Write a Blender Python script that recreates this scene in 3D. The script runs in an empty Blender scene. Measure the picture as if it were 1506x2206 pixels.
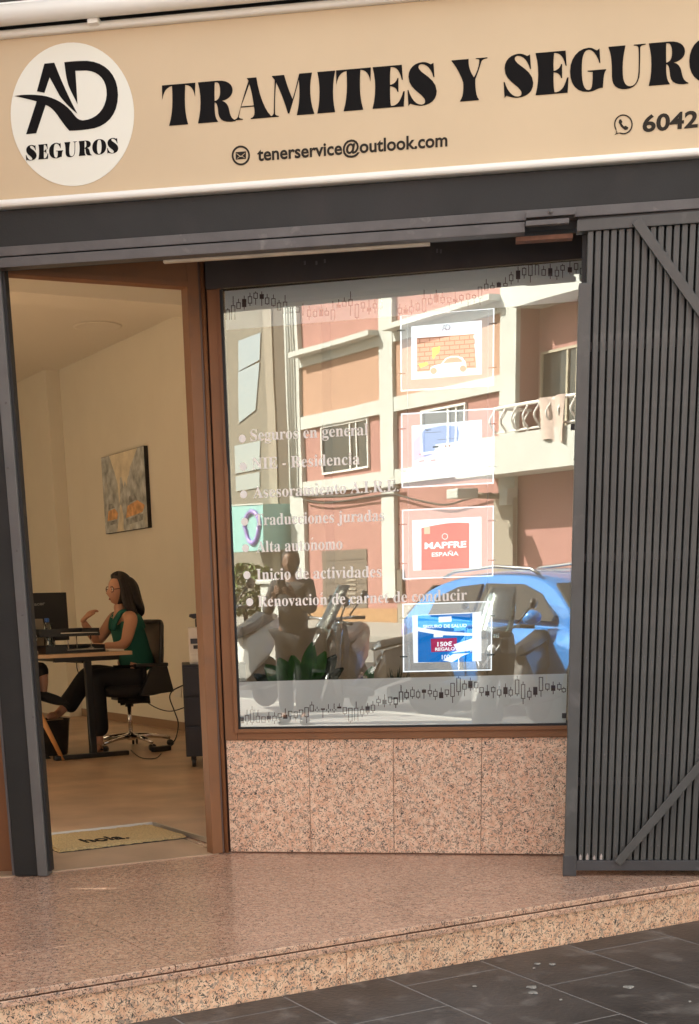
import bpy, bmesh, math, random
from math import sin, cos, radians, pi, sqrt, atan2
from mathutils import Vector, Matrix
random.seed(7)
scene = bpy.context.scene
COL = scene.collection

# ------------------------------------------------------------------ camera
F_PX, PP_X, PP_Y = 2951.0, 621.0, 2137.0          # focal length and principal point of the (cropped) photograph
W_PX, H_PX = 1506.0, 2206.0
PITCH, ROLL = radians(-15.78), radians(-1.77)
CAM = Vector((0, 0, 1.06))
_fwd = Vector((0, cos(PITCH), sin(PITCH)))
_r0 = Vector((1, 0, 0)); _u0 = _r0.cross(_fwd)
_right = _r0*cos(ROLL) + _u0*sin(ROLL)
_up = _u0*cos(ROLL) - _r0*sin(ROLL)
cd = bpy.data.cameras.new("camera")
cam = bpy.data.objects.new("camera", cd); COL.objects.link(cam)
cam.matrix_world = Matrix(((_right.x, _up.x, -_fwd.x, CAM.x), (_right.y, _up.y, -_fwd.y, CAM.y), (_right.z, _up.z, -_fwd.z, CAM.z), (0, 0, 0, 1)))
cd.sensor_fit = 'AUTO'; cd.sensor_width = 36.0
cd.lens = F_PX/H_PX*36.0
cd.shift_x = (W_PX/2 - PP_X)/H_PX
cd.shift_y = (PP_Y - H_PX/2)/H_PX
cd.clip_start = 0.05; cd.clip_end = 600
scene.camera = cam

# ------------------------------------------------------------------ sky, sun, exposure
SUN_DIR = Vector((2.04, -0.75, -1.9)).normalized()   # travel direction of sunlight: from behind the shop, over its roof
_s = -SUN_DIR
sun_el = math.asin(_s.z); sun_az = atan2(_s.x, _s.y)
world = bpy.data.worlds.new("World"); scene.world = world; world.use_nodes = True
wn = world.node_tree; wn.nodes.clear()
sky = wn.nodes.new("ShaderNodeTexSky"); sky.sky_type = 'NISHITA'; sky.sun_disc = False
sky.sun_elevation = sun_el; sky.sun_rotation = sun_az
sky.air_density = 1.0; sky.dust_density = 2.2; sky.ozone_density = 1.0
bg = wn.nodes.new("ShaderNodeBackground"); bg.inputs[1].default_value = 0.10
wo = wn.nodes.new("ShaderNodeOutputWorld")
hs = wn.nodes.new("ShaderNodeHueSaturation"); hs.inputs["Saturation"].default_value = .52
wb = wn.nodes.new("ShaderNodeMix"); wb.data_type = 'RGBA'; wb.blend_type = 'MULTIPLY'; wb.inputs[0].default_value = 1.0; wb.inputs[7].default_value = (1.06, 1.0, .87, 1)
wn.links.new(sky.outputs[0], hs.inputs["Color"]); wn.links.new(hs.outputs[0], wb.inputs[6]); wn.links.new(wb.outputs[2], bg.inputs[0]); wn.links.new(bg.outputs[0], wo.inputs[0])
sd = bpy.data.lights.new("sun", 'SUN'); sd.energy = 5.0; sd.angle = radians(0.5); sd.color = (1.0, 0.93, 0.82)
sun = bpy.data.objects.new("sun", sd); COL.objects.link(sun)
sun.rotation_euler = SUN_DIR.to_track_quat('-Z', 'Y').to_euler()
sun.location = (-8, 8, 12)
scene.view_settings.view_transform = 'Standard'
scene.view_settings.look = 'None'
scene.view_settings.exposure = 2.67
scene.view_settings.gamma = 1.0
scene.view_settings.use_curve_mapping = False
scene.cycles.use_denoising = True
scene.cycles.caustics_reflective = False; scene.cycles.caustics_refractive = False
scene.cycles.max_bounces = 10
scene.cycles.diffuse_bounces = 5
scene.cycles.glossy_bounces = 5
scene.cycles.transparent_max_bounces = 16
scene.cycles.sample_clamp_indirect = 6.0

# ------------------------------------------------------------------ pixel -> place
def ray(px, py):
    d = _right*((px-PP_X)/F_PX) - _up*((py-PP_Y)/F_PX) + _fwd
    return d.normalized()
def onz(px, py, z=0.0):
    d = ray(px, py); return CAM + d*((z-CAM.z)/d.z)
class Frame:
    """a vertical (or slightly tilted) plane: u along it, v up, w out of it towards the street"""
    def __init__(s, origin, az, tilt=0.0):
        a = radians(az); s.o = Vector(origin)
        s.U = Vector((cos(a), sin(a), 0))
        s.N = Vector((sin(a)*cos(tilt), -cos(a)*cos(tilt), -sin(tilt)))
        s.V = s.U.cross(s.N)*-1
        if s.V.z < 0: s.V = -s.V
    def pt(s, u, v, w=0.0): return s.o + s.U*u + s.V*v + s.N*w
    def uv(s, P):
        d = P - s.o; return d.dot(s.U), d.dot(s.V)
    def px(s, x, y, w=0.0):
        d = ray(x, y); q = s.o + s.N*w
        P = CAM + d*((q-CAM).dot(s.N)/d.dot(s.N))
        return s.uv(P)
    def rpx(s, x, y, w=0.0):
        """the point of this plane that the photograph shows mirrored in the shop window at pixel x, y"""
        P, d = mirror_ray(x, y); q = s.o + s.N*w
        return s.uv(P + d*((q-P).dot(s.N)/d.dot(s.N)))
def mirror_ray(x, y):
    d = ray(x, y); P = CAM + d*((FC.o-CAM).dot(FC.N)/d.dot(FC.N))
    return P, (d - 2*d.dot(FC.N)*FC.N).normalized()
def rpt(x, y, dist):
    P, d = mirror_ray(x, y); return P + d*(dist-(P-CAM).length)

FA = Frame((-1.0, 5.60, 0), -8.4)                 # sign, beam and gate track
_c = onz(495, 1837)
FC0 = Frame(_c, -12.7)                            # plinth and window frame
FC = Frame(_c + Vector((0, 0, 0.552)), -12.7, radians(0.8))   # the pane, leaning out a little
FG = Frame(onz(1215, 1873, .026), -9.6); FG.o.z = 0                # folded gate leaf
FS = Frame((0.125, 4.35, 0), 28.6)                # step edge, along the street
_d0, _d1 = onz(460, 1841), onz(106, 1880)
FD = Frame(_d0, math.degrees(atan2((_d0-_d1).y, (_d0-_d1).x)))  # doorway
FP = Frame((-0.822, 12.191, 0), 118.6)            # long side wall of the office

# ------------------------------------------------------------------ materials
def mat(name, col, rough=0.6, metal=0.0, spec=0.5, noise=0.0, nscale=20, bump=0.0, bscale=80, dirt=None, dscale=4, dlo=.55, dhi=.75, coat=0.0, rnd=0.0):
    m = bpy.data.materials.new(name); m.use_nodes = True
    nt = m.node_tree; b = nt.nodes["Principled BSDF"]
    b.inputs["Roughness"].default_value = rough; b.inputs["Metallic"].default_value = metal
    b.inputs["Specular IOR Level"].default_value = spec
    if coat: b.inputs["Coat Weight"].default_value = coat; b.inputs["Coat Roughness"].default_value = .05
    c = (*col, 1); out = None
    tc = nt.nodes.new("ShaderNodeTexCoord")
    def noi(sc, det=4, dis=0.0):
        n = nt.nodes.new("ShaderNodeTexNoise"); n.inputs["Scale"].default_value = sc
        n.inputs["Detail"].default_value = det; n.inputs["Distortion"].default_value = dis
        nt.links.new(tc.outputs["Object"], n.inputs["Vector"]); return n
    if noise:
        n = noi(nscale); r = nt.nodes.new("ShaderNodeValToRGB")
        r.color_ramp.elements[0].position = .3; r.color_ramp.elements[1].position = .72
        r.color_ramp.elements[0].color = (*[x*(1-noise) for x in col], 1)
        r.color_ramp.elements[1].color = (*[min(1, x*(1+noise)) for x in col], 1)
        nt.links.new(n.outputs[0], r.inputs[0]); out = r.outputs[0]
    if dirt:
        n = noi(dscale, 6, .4); r = nt.nodes.new("ShaderNodeValToRGB")
        r.color_ramp.elements[0].position = dlo; r.color_ramp.elements[1].position = dhi
        r.color_ramp.elements[0].color = (0, 0, 0, 1); r.color_ramp.elements[1].color = (1, 1, 1, 1)
        nt.links.new(n.outputs[0], r.inputs[0])
        mx = nt.nodes.new("ShaderNodeMix"); mx.data_type = 'RGBA'
        nt.links.new(r.outputs[0], mx.inputs[0])
        if out: nt.links.new(out, mx.inputs[6])
        else: mx.inputs[6].default_value = c
        mx.inputs[7].default_value = (*dirt, 1); out = mx.outputs[2]
    if rnd:                                        # alike pieces differ a little in shade
        oi = nt.nodes.new("ShaderNodeObjectInfo"); mr = nt.nodes.new("ShaderNodeMapRange")
        mr.inputs[3].default_value = 1-rnd; mr.inputs[4].default_value = 1+rnd
        nt.links.new(oi.outputs["Random"], mr.inputs[0])
        mv = nt.nodes.new("ShaderNodeVectorMath"); mv.operation = 'SCALE'
        if out: nt.links.new(out, mv.inputs[0])
        else: mv.inputs[0].default_value = col
        nt.links.new(mr.outputs[0], mv.inputs["Scale"]); out = mv.outputs[0]
    if out: nt.links.new(out, b.inputs["Base Color"])
    else: b.inputs["Base Color"].default_value = c
    if bump:
        n = noi(bscale, 5); bp = nt.nodes.new("ShaderNodeBump"); bp.inputs["Strength"].default_value = bump
        bp.inputs["Distance"].default_value = .01
        nt.links.new(n.outputs[0], bp.inputs["Height"]); nt.links.new(bp.outputs[0], b.inputs["Normal"])
    return m
def emit(name, col, s=1.0):
    m = bpy.data.materials.new(name); m.use_nodes = True; nt = m.node_tree
    b = nt.nodes["Principled BSDF"]; b.inputs["Base Color"].default_value = (*[x*.6 for x in col], 1)
    b.inputs["Specular IOR Level"].default_value = .2; b.inputs["Emission Color"].default_value = (*col, 1); b.inputs["Emission Strength"].default_value = s
    return m
def granite(name, rough, base1, base2, grey, dark, scale=1.0, bump=.1, spec=.5):
    m = bpy.data.materials.new(name); m.use_nodes = True; nt = m.node_tree; L = nt.links
    b = nt.nodes["Principled BSDF"]; b.inputs["Roughness"].default_value = rough; b.inputs["Specular IOR Level"].default_value = spec
    tc = nt.nodes.new("ShaderNodeTexCoord"); oi = nt.nodes.new("ShaderNodeObjectInfo")
    va = nt.nodes.new("ShaderNodeVectorMath"); va.operation = 'SCALE'; va.inputs[0].default_value = (13.1, 7.7, 5.3)
    L.new(oi.outputs["Random"], va.inputs["Scale"])
    ad = nt.nodes.new("ShaderNodeVectorMath"); ad.operation = 'ADD'
    L.new(tc.outputs["Object"], ad.inputs[0]); L.new(va.outputs[0], ad.inputs[1])
    def noi(sc, det, dis):
        n = nt.nodes.new("ShaderNodeTexNoise"); n.inputs["Scale"].default_value = sc*scale; n.inputs["Detail"].default_value = det; n.inputs["Distortion"].default_value = dis
        L.new(ad.outputs[0], n.inputs["Vector"]); return n
    def ramp(n, p0, p1, c0=(0, 0, 0, 1), c1=(1, 1, 1, 1)):
        r = nt.nodes.new("ShaderNodeValToRGB"); e = r.color_ramp.elements
        e[0].position = p0; e[1].position = p1; e[0].color = c0; e[1].color = c1
        L.new(n.outputs[0], r.inputs[0]); return r
    def mix(f, a, bb):
        x = nt.nodes.new("ShaderNodeMix"); x.data_type = 'RGBA'; L.new(f.outputs[0], x.inputs[0])
        if isinstance(a, tuple): x.inputs[6].default_value = a
        else: L.new(a, x.inputs[6])
        x.inputs[7].default_value = bb; return x.outputs[2]
    c = ramp(noi(42, 3, .5), .38, .62, (*base1, 1), (*base2, 1)).outputs[0]
    c = mix(ramp(noi(74, 2, 1.2), .56, .62), c, (*grey, 1))
    c = mix(ramp(noi(100, 2, 1.8), .57, .62), c, (*dark, 1))
    big = ramp(noi(2.2, 4, .3), .3, .75, (.84, .84, .84, 1), (1.06, 1.06, 1.06, 1))
    mu = nt.nodes.new("ShaderNodeMix"); mu.data_type = 'RGBA'; mu.blend_type = 'MULTIPLY'; mu.inputs[0].default_value = 1
    L.new(c, mu.inputs[6]); L.new(big.outputs[0], mu.inputs[7])
    L.new(mu.outputs[2], b.inputs["Base Color"])
    n = noi(30, 4, 0); bp = nt.nodes.new("ShaderNodeBump"); bp.inputs["Strength"].default_value = bump; bp.inputs["Distance"].default_value = .004
    L.new(n.outputs[0], bp.inputs["Height"]); L.new(bp.outputs[0], b.inputs["Normal"])
    return m
def glassmat(name, tint, refl, wob=0.0, rough=0.0, glow=0.0):
    m = bpy.data.materials.new(name); m.use_nodes = True; nt = m.node_tree; nt.nodes.clear(); L = nt.links
    o = nt.nodes.new("ShaderNodeOutputMaterial"); mx = nt.nodes.new("ShaderNodeMixShader")
    t = nt.nodes.new("ShaderNodeBsdfTransparent"); t.inputs[0].default_value = (*tint, 1)
    g = nt.nodes.new("ShaderNodeBsdfGlossy"); g.inputs["Color"].default_value = (.95, 1, .97, 1); g.inputs["Roughness"].default_value = rough
    fr = nt.nodes.new("ShaderNodeFresnel"); fr.inputs[0].default_value = 1.45
    ma = nt.nodes.new("ShaderNodeMath"); ma.operation = 'ADD'; ma.use_clamp = True; ma.inputs[1].default_value = refl
    L.new(fr.outputs[0], ma.inputs[0]); L.new(ma.outputs[0], mx.inputs[0])
    L.new(t.outputs[0], mx.inputs[1]); L.new(g.outputs[0], mx.inputs[2]); L.new(mx.outputs[0], o.inputs[0])
    if glow:                                       # faint emission put in for the LED haze on the acrylic
        em = nt.nodes.new("ShaderNodeEmission"); em.inputs[1].default_value = glow; sh = nt.nodes.new("ShaderNodeAddShader")
        L.new(mx.outputs[0], sh.inputs[0]); L.new(em.outputs[0], sh.inputs[1]); L.new(sh.outputs[0], o.inputs[0])
    if wob:
        tc = nt.nodes.new("ShaderNodeTexCoord"); n = nt.nodes.new("ShaderNodeTexNoise"); n.inputs["Scale"].default_value = 2.6; n.inputs["Detail"].default_value = 1.5
        L.new(tc.outputs["Object"], n.inputs["Vector"])
        bp = nt.nodes.new("ShaderNodeBump"); bp.inputs["Strength"].default_value = wob; bp.inputs["Distance"].default_value = .01
        L.new(n.outputs[0], bp.inputs["Height"])
        L.new(bp.outputs[0], g.inputs["Normal"])
    return m

M = {}
GR = dict(base1=(.78, .47, .31), base2=(.90, .66, .48), grey=(.40, .30, .23), dark=(.065, .05, .042))
M['granite'] = granite('granite_flamed', .55, **GR)
M['granite_floor'] = granite('granite_polished', .2, (.59, .335, .225), (.73, .47, .325), (.37, .265, .205), (.09, .06, .048), 1.1, .05, .6)
M['granite_riser'] = granite('granite_riser', .6, (.72, .41, .25), (.87, .60, .40), (.38, .28, .21), (.055, .042, .035), .9)
M['grout'] = mat('grout', (.22, .12, .08), .9)
M['tile'] = mat('paving_tile', (.050, .043, .039), .42, noise=.3, nscale=7, bump=.25, bscale=60, dirt=(.16, .145, .13), dscale=9, dlo=.56, dhi=.8, rnd=.14)
M['tilegrout'] = mat('tile_joint', (.24, .22, .205), .9)
M['charcoal'] = mat('charcoal_paint', (.023, .023, .022), .5, spec=.25, noise=.12, nscale=6, bump=.08, bscale=150, dirt=(.030, .027, .026), dscale=5)
M['trackgrey'] = mat('worn_grey_paint', (.090, .082, .080), .5, noise=.18, nscale=9, bump=.1, bscale=90, dirt=(.2, .18, .17), dscale=14, dlo=.62, dhi=.8)
M['gategrey'] = mat('gate_grey_paint', (.062, .062, .058), .42, noise=.14, nscale=9, bump=.06, bscale=120, dirt=(.12, .116, .108), dscale=10, dlo=.62, dhi=.85, rnd=.12)
M['gatedark'] = mat('gate_dark_paint', (.045, .045, .047), .42, noise=.16, nscale=9, bump=.06, bscale=120, dirt=(.13, .12, .12), dscale=12, dlo=.65, dhi=.8)
M['postface'] = mat('post_paint_light', (.115, .112, .108), .5, noise=.14, nscale=5, dirt=(.10, .09, .09), dscale=8)
M['black'] = mat('black_rubber', (.008, .008, .008), .6)
M['bronze'] = mat('bronze_aluminium', (.24, .108, .048), .5, metal=.0, spec=.3, noise=.10, nscale=4, dirt=(.19, .098, .055), dscale=7)
M['bronze_dark'] = mat('bronze_dark', (.10, .055, .04), .4, metal=.2)
M['header'] = mat('header_dark_brown', (.035, .027, .024), .5, noise=.2, nscale=6, dirt=(.07, .055, .05), dscale=8, dlo=.65, dhi=.8)
M['signpanel'] = mat('sign_vinyl', (.59, .45, .285), .5, noise=.03, nscale=3)
M['signframe'] = mat('white_lacquer', (.86, .84, .78), .3)
M['disc'] = mat('logo_disc_vinyl', (.78, .76, .66), .5)
M['ink'] = mat('black_vinyl', (.006, .005, .005), .7, spec=.12)
M['ink2'] = mat('grey_black_vinyl', (.030, .024, .018), .7, spec=.15)
M['cream'] = mat('cream_strip', (.62, .56, .45), .5, noise=.1)
M['redwood'] = mat('red_brown_board', (.20, .085, .05), .6, noise=.2, nscale=30)
M['film'] = mat('frosted_vinyl', (.89, .97, .93), .6, spec=.1)
M['white_vinyl'] = mat('white_vinyl', (.90, .86, .80), .5)
M['window_vinyl'] = mat('window_lettering', (.95, .92, .88), .6, spec=.1)
M['chart'] = mat('chart_print', (.10, .085, .075), .7, spec=.1)
M['chartfill'] = mat('chart_print_fill', (.07, .045, .038), .5)
M['glass'] = glassmat('window_glass', (1, 1, 1), .155, .012)
M['glass_inner'] = glassmat('window_glass_inner_face', (.38, .405, .42), -1.0)
M['acrylic'] = glassmat('clear_acrylic', (.95, .96, .96), .03, glow=.06)
M['smallglass'] = glassmat('small_glass', (.9, .95, .97), .05)
M['acryledge'] = emit('lit_acrylic_edge', (1, 1, .98), .52)
M['steel'] = mat('steel', (.6, .6, .6), .25, metal=1)
M['chrome'] = mat('chrome', (.75, .72, .7), .12, metal=1)
M['plasterwall'] = mat('cream_wall', (.75, .71, .61), .8, noise=.03, nscale=2)
M['ceiling'] = mat('ceiling_paint', (.78, .74, .65), .85)
M['wood'] = mat('oak_laminate', (.45, .31, .205), .35, noise=.22, nscale=3, bump=.05, bscale=30, rnd=.10)
M['skirting'] = mat('skirting', (.30, .19, .12), .5)
M['alu'] = mat('aluminium_trim', (.55, .52, .47), .35, metal=.8)
M['coir'] = mat('coir_mat', (.60, .43, .20), .95, noise=.25, nscale=120, bump=1.0, bscale=300)
M['plastic'] = mat('black_plastic', (.012, .012, .013), .45)
M['plastic_sheen'] = mat('black_satin', (.02, .02, .021), .3)
M['mesh'] = mat('chair_mesh', (.20, .17, .14), .8)
M['desk'] = mat('desk_top', (.60, .41, .25), .4, noise=.1, nscale=6)
M['beech'] = mat('beech_legs', (.60, .29, .10), .45, noise=.12, nscale=8)
M['white_plastic'] = mat('white_plastic', (.70, .68, .62), .4)
M['paper'] = mat('paper', (.75, .72, .66), .7)
M['skin'] = mat('skin', (.52, .27, .17), .5, noise=.05, nscale=10)
M['hair'] = mat('dark_hair', (.014, .009, .007), .6, noise=.5, nscale=40, bump=.3, bscale=150)
M['teal_top'] = mat('green_knit', (.012, .115, .085), .85, bump=.3, bscale=200)
M['black_cloth'] = mat('black_cloth', (.014, .013, .014), .85, bump=.2, bscale=100)
M['sandal'] = mat('sandal_leather', (.42, .24, .13), .6)
M['frame_glasses'] = mat('glasses_frame', (.10, .03, .02), .3)
M['leaf'] = mat('plant_leaf', (.17, .46, .08), .35, noise=.3, nscale=20)
M['leaf_dark'] = mat('plant_leaf_dark', (.02, .055, .016), .5)
M['bluecap'] = mat('blue_cap', (.02, .10, .38), .4)
M['laptop'] = mat('laptop_lid', (.30, .25, .18), .4, metal=.3)

# ------------------------------------------------------------------ mesh helpers
def origin_of(o):
    v = Vector((0, 0, 0))
    while o is not None: v = v + o.location; o = o.parent
    return v
def mk(name, verts, faces, m, parent=None, smooth=False, bevel=0.0, origin=None, mats=None, midx=None):
    """verts in world space -> one mesh object (a part when parent is given)"""
    base = origin_of(parent) if parent is not None else (Vector(origin) if origin is not None else Vector((0, 0, 0)))
    me = bpy.data.meshes.new(name)
    me.from_pydata([tuple(Vector(v)-base) for v in verts], [], faces)
    bm = bmesh.new(); bm.from_mesh(me)
    bmesh.ops.recalc_face_normals(bm, faces=bm.faces)
    if bevel:
        bmesh.ops.bevel(bm, geom=[e for e in bm.edges if len(e.link_faces) == 2 and e.calc_face_angle(0) > .5], offset=bevel, segments=2, affect='EDGES', profile=.7, clamp_overlap=True)
    bm.to_mesh(me); bm.free()
    for mm in (mats or [m]): me.materials.append(mm)
    if midx and not bevel:
        for p, i in zip(me.polygons, midx): p.material_index = i
    if smooth:
        for p in me.polygons: p.use_smooth = True
    o = bpy.data.objects.new(name, me); COL.objects.link(o)
    if parent is not None: o.parent = parent
    else: o.location = base
    return o
def tag(o, label=None, cat=None, group=None, kind=None):
    if label: o["label"] = label
    if cat: o["category"] = cat
    if group: o["group"] = group
    if kind: o["kind"] = kind
    return o
def thing(name, loc, label, cat, group=None):
    o = bpy.data.objects.new(name, None); COL.objects.link(o); o.location = loc; o.empty_display_size = .1
    return tag(o, label, cat, group)
BOXF = [(0, 1, 2, 3), (7, 6, 5, 4), (0, 4, 5, 1), (1, 5, 6, 2), (2, 6, 7, 3), (3, 7, 4, 0)]
def boxv(fr, u0, u1, v0, v1, w0, w1):
    return [fr.pt(u, v, w) for w in (w0, w1) for u, v in ((u0, v0), (u1, v0), (u1, v1), (u0, v1))]
def fbox(name, fr, u0, u1, v0, v1, w0, w1, m, parent=None, bevel=0.0, **k):
    return mk(name, boxv(fr, u0, u1, v0, v1, w0, w1), BOXF, m, parent, bevel=bevel, **k)
def fquad(name, fr, q, w0, w1, m, parent=None, bevel=0.0, **k):
    n = len(q)
    vs = [fr.pt(u, v, w0) for u, v in q] + [fr.pt(u, v, w1) for u, v in q]
    fs = [tuple(range(n)), tuple(range(2*n-1, n-1, -1))] + [(i, (i+1) % n, n+(i+1) % n, n+i) for i in range(n)]
    return mk(name, vs, fs, m, parent, bevel=bevel, **k)
class MB:
    """collects several solids for one mesh"""
    def __init__(s): s.v = []; s.f = []
    def add(s, v, f):
        b = len(s.v); s.v += list(v); s.f += [tuple(i+b for i in q) for q in f]; return s
    def box(s, fr, *a): return s.add(boxv(fr, *a), BOXF)
    def tube(s, pts, r, n=8, caps=True): return s.add(*tubev(pts, r, n, caps))
    def mk(s, name, m, parent=None, **k): return mk(name, s.v, s.f, m, parent, **k)
def tubev(pts, r, n=8, caps=True):
    pts = [Vector(p) for p in pts]; rs = r if isinstance(r, (list, tuple)) else [r]*len(pts)
    v = []; f = []; prev = None
    for i, p in enumerate(pts):
        t = (pts[min(i+1, len(pts)-1)] - pts[max(i-1, 0)]).normalized()
        a = prev if prev is not None else (Vector((0, 0, 1)) if abs(t.z) < .9 else Vector((1, 0, 0)))
        x = (a - t*a.dot(t))
        if x.length < 1e-5: x = t.orthogonal()
        x.normalize(); y = t.cross(x); prev = x
        for k in range(n):
            q = 2*pi*k/n; v.append(p + (x*cos(q)+y*sin(q))*rs[i])
    for i in range(len(pts)-1):
        for k in range(n): f.append((i*n+k, i*n+(k+1) % n, (i+1)*n+(k+1) % n, (i+1)*n+k))
    if caps: f.append(tuple(range(n-1, -1, -1))); f.append(tuple(range((len(pts)-1)*n, len(pts)*n)))
    return v, f
def tube(name, pts, r, m, parent=None, n=8, **k):
    v, f = tubev(pts, r, n); return mk(name, v, f, m, parent, smooth=True, **k)
def lathe(c, axis, prof, n=20):
    """prof: (radius, offset along axis)"""
    c = Vector(c); ax = Vector(axis).normalized(); x = ax.orthogonal().normalized(); y = ax.cross(x)
    v = []; f = []
    for r, h in prof:
        for k in range(n): q = 2*pi*k/n; v.append(c + ax*h + (x*cos(q)+y*sin(q))*max(r, 1e-4))
    for i in range(len(prof)-1):
        for k in range(n): f.append((i*n+k, i*n+(k+1) % n, (i+1)*n+(k+1) % n, (i+1)*n+k))
    f.append(tuple(range(n-1, -1, -1))); f.append(tuple(range((len(prof)-1)*n, len(prof)*n)))
    return v, f
def loft(rings, close=True):
    n = len(rings[0]); v = [p for r in rings for p in r]; f = []
    for i in range(len(rings)-1):
        for k in range(n if close else n-1): f.append((i*n+k, i*n+(k+1) % n, (i+1)*n+(k+1) % n, (i+1)*n+k))
    if close: f.append(tuple(range(n-1, -1, -1))); f.append(tuple(range((len(rings)-1)*n, len(rings)*n)))
    return v, f
def copy_obj(o, parent=None, loc=None):
    c = o.copy(); COL.objects.link(c)
    if parent is not None: c.parent = parent
    if loc is not None: c.location = loc
    return c
def evaluated(o):
    dg = bpy.context.evaluated_depsgraph_get(); e = o.evaluated_get(dg); me = e.to_mesh()
    v = [x.co.copy() for x in me.vertices]; f = [tuple(p.vertices) for p in me.polygons]
    e.to_mesh_clear(); return v, f
# filled outlines (2-D) -> triangles
def path(d, n=7):
    loops = []; cur = []; t = d.replace(',', ' ').replace('-.', ' -.')
    for c in "MLCZ": t = t.replace(c, f" {c} ")
    tok = t.split(); i = 0; cmd = None; p = (0, 0)
    while i < len(tok):
        if tok[i] in "MLCZ":
            cmd = tok[i]; i += 1
            if cmd == 'Z': loops.append(cur); cur = []
            continue
        if cmd in 'ML': p = (float(tok[i]), float(tok[i+1])); i += 2; cur.append(p)
        else:
            a = [float(x) for x in tok[i:i+6]]; i += 6
            for k in range(1, n+1):
                s = k/n; q = 1-s
                cur.append((q**3*p[0]+3*q*q*s*a[0]+3*q*s*s*a[2]+s**3*a[4], q**3*p[1]+3*q*q*s*a[1]+3*q*s*s*a[3]+s**3*a[5]))
            p = (a[4], a[5])
    if cur: loops.append(cur)
    return loops
def fill(loops, thick=0.0):
    cu = bpy.data.curves.new("outline", 'CURVE'); cu.dimensions = '2D'; cu.fill_mode = 'BOTH'
    for lp in loops:
        sp = cu.splines.new('POLY'); sp.points.add(len(lp)-1); sp.use_cyclic_u = True
        for q, (x, y) in zip(sp.points, lp): q.co = (x, y, 0, 1)
    o = bpy.data.objects.new("outline", cu); COL.objects.link(o)
    v, f = evaluated(o); bpy.data.objects.remove(o); bpy.data.curves.remove(cu)
    return v, f
def text2d(s, bold=0.0, spacing=1.0):
    cu = bpy.data.curves.new("lettering", 'FONT'); cu.body = s; cu.size = 1; cu.offset = bold; cu.resolution_u = 4; cu.space_character = spacing
    o = bpy.data.objects.new("lettering", cu); COL.objects.link(o)
    v, f = evaluated(o); bpy.data.objects.remove(o); bpy.data.curves.remove(cu)
    return v, f
def thicken(v3, f, n, t):
    """flat faces -> thin solid, raised by t along n"""
    k = len(v3); e = {}
    for q in f:
        for a, b in zip(q, q[1:]+q[:1]): e[(a, b)] = 1
    fs = [tuple(q) for q in f] + [tuple(i+k for i in reversed(q)) for q in f]
    fs += [(a, b, b+k, a+k) for (a, b) in e if (b, a) not in e]
    return list(v3) + [p + n*t for p in v3], fs
def disc_loop(cx, cy, rx, ry=None, n=40): return [(cx+rx*cos(2*pi*k/n), cy+(ry or rx)*sin(2*pi*k/n)) for k in range(n)]
def print_px(name, fr, loops, w, m, parent, t=.0012, f2=None):
    """an outline read off the photograph in pixels, laid flat on its own surface"""
    lp = [[(f2 or fr.px)(x, y, w) for x, y in l] for l in loops]
    v, f = fill(lp); v3 = [fr.pt(p.x, p.y, w) for p in v]
    return mk(name, *thicken(v3, f, fr.N, t), m, parent)
def text_px(name, fr, s, pl, pr, hpx, w, m, parent, t=.0012, bold=0.0, f2=None, cap=.73, spacing=1.0):
    """lettering whose baseline runs from pixel pl to pixel pr with capitals hpx high"""
    g = f2 or fr.px
    v, f = text2d(s, bold, spacing)
    x0 = min(p.x for p in v); x1 = max(p.x for p in v)
    a = Vector(g(*pl, w)); b = Vector(g(*pr, w)); c = Vector(g(pl[0], pl[1]-hpx, w))
    ex = (b-a)/(x1-x0); ey = Vector((0, (c-a).y))/cap
    v3 = []
    for p in v:
        q = a + ex*(p.x-x0) + ey*p.y; v3.append(fr.pt(q.x, q.y, w))
    return mk(name, *thicken(v3, f, fr.N, t), m, parent)
# ================================================================== THE GROUND AND THE STREET BED
# FS: u along the street, v height, w out towards the street (w = 0 is the step edge, w < 0 the shop side)
def ground_z(w):
    for (a, za), (b, zb) in zip(PROF, PROF[1:]):
        if w <= b: return za + (zb-za)*(w-a)/(b-a)
    return PROF[-1][1]
KERB = 4.35
PROF = [(-1.0, -.16), (0, -.163), (KERB, -.27), (KERB+.01, -.39), (9.5, -.47), (14.0, -.40), (14.01, -.29), (60, -.2)]
def strip(name, w0, w1, u0, u1, m, thick=.3, dz=0.0):
    q = [(w0, ground_z(w0+1e-4)+dz), (w1, ground_z(w1-1e-4)+dz)]
    vs = [FS.pt(u, z - t, w) for t in (0, thick) for (w, z) in q for u in (u0, u1)]
    return mk(name, vs, [(0, 1, 3, 2), (4, 6, 7, 5), (0, 2, 6, 4), (2, 3, 7, 6), (3, 1, 5, 7), (1, 0, 4, 5)], m)
M['asphalt'] = mat('asphalt', (.05, .05, .05), .9, noise=.3, nscale=30, bump=.4, bscale=200)
M['concrete'] = mat('kerb_concrete', (.33, .31, .28), .85, noise=.15, nscale=12)
M['soil'] = mat('ground_base', (.16, .14, .12), .95)
g = mk('ground', [(-300, -300, -1.2), (300, -300, -1.2), (300, 300, -1.2), (-300, 300, -1.2)], [(0, 1, 2, 3)], M['soil']); tag(g, kind='structure')
pav = strip('pavement', 0.0, KERB-.16, -40, 40, M['tilegrout'], .5, -.0007); tag(pav, kind='structure')
kb = strip('kerb', KERB-.15, KERB, -40, 40, M['concrete'], .6); tag(kb, kind='structure')
rd = strip('road', KERB+.012, 13.99, -60, 60, M['asphalt'], .5); tag(rd, kind='structure')
pv2 = strip('far_pavement', 14.01, 30, -60, 60, M['concrete'], .6); tag(pv2, kind='structure')
for wl in (7.3,):
    for k in range(14):
        l = strip('road_marking', wl, wl+.1, -20+k*3, -18.4+k*3, M['white_vinyl'], .003, .004); tag(l, kind='structure')
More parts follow.
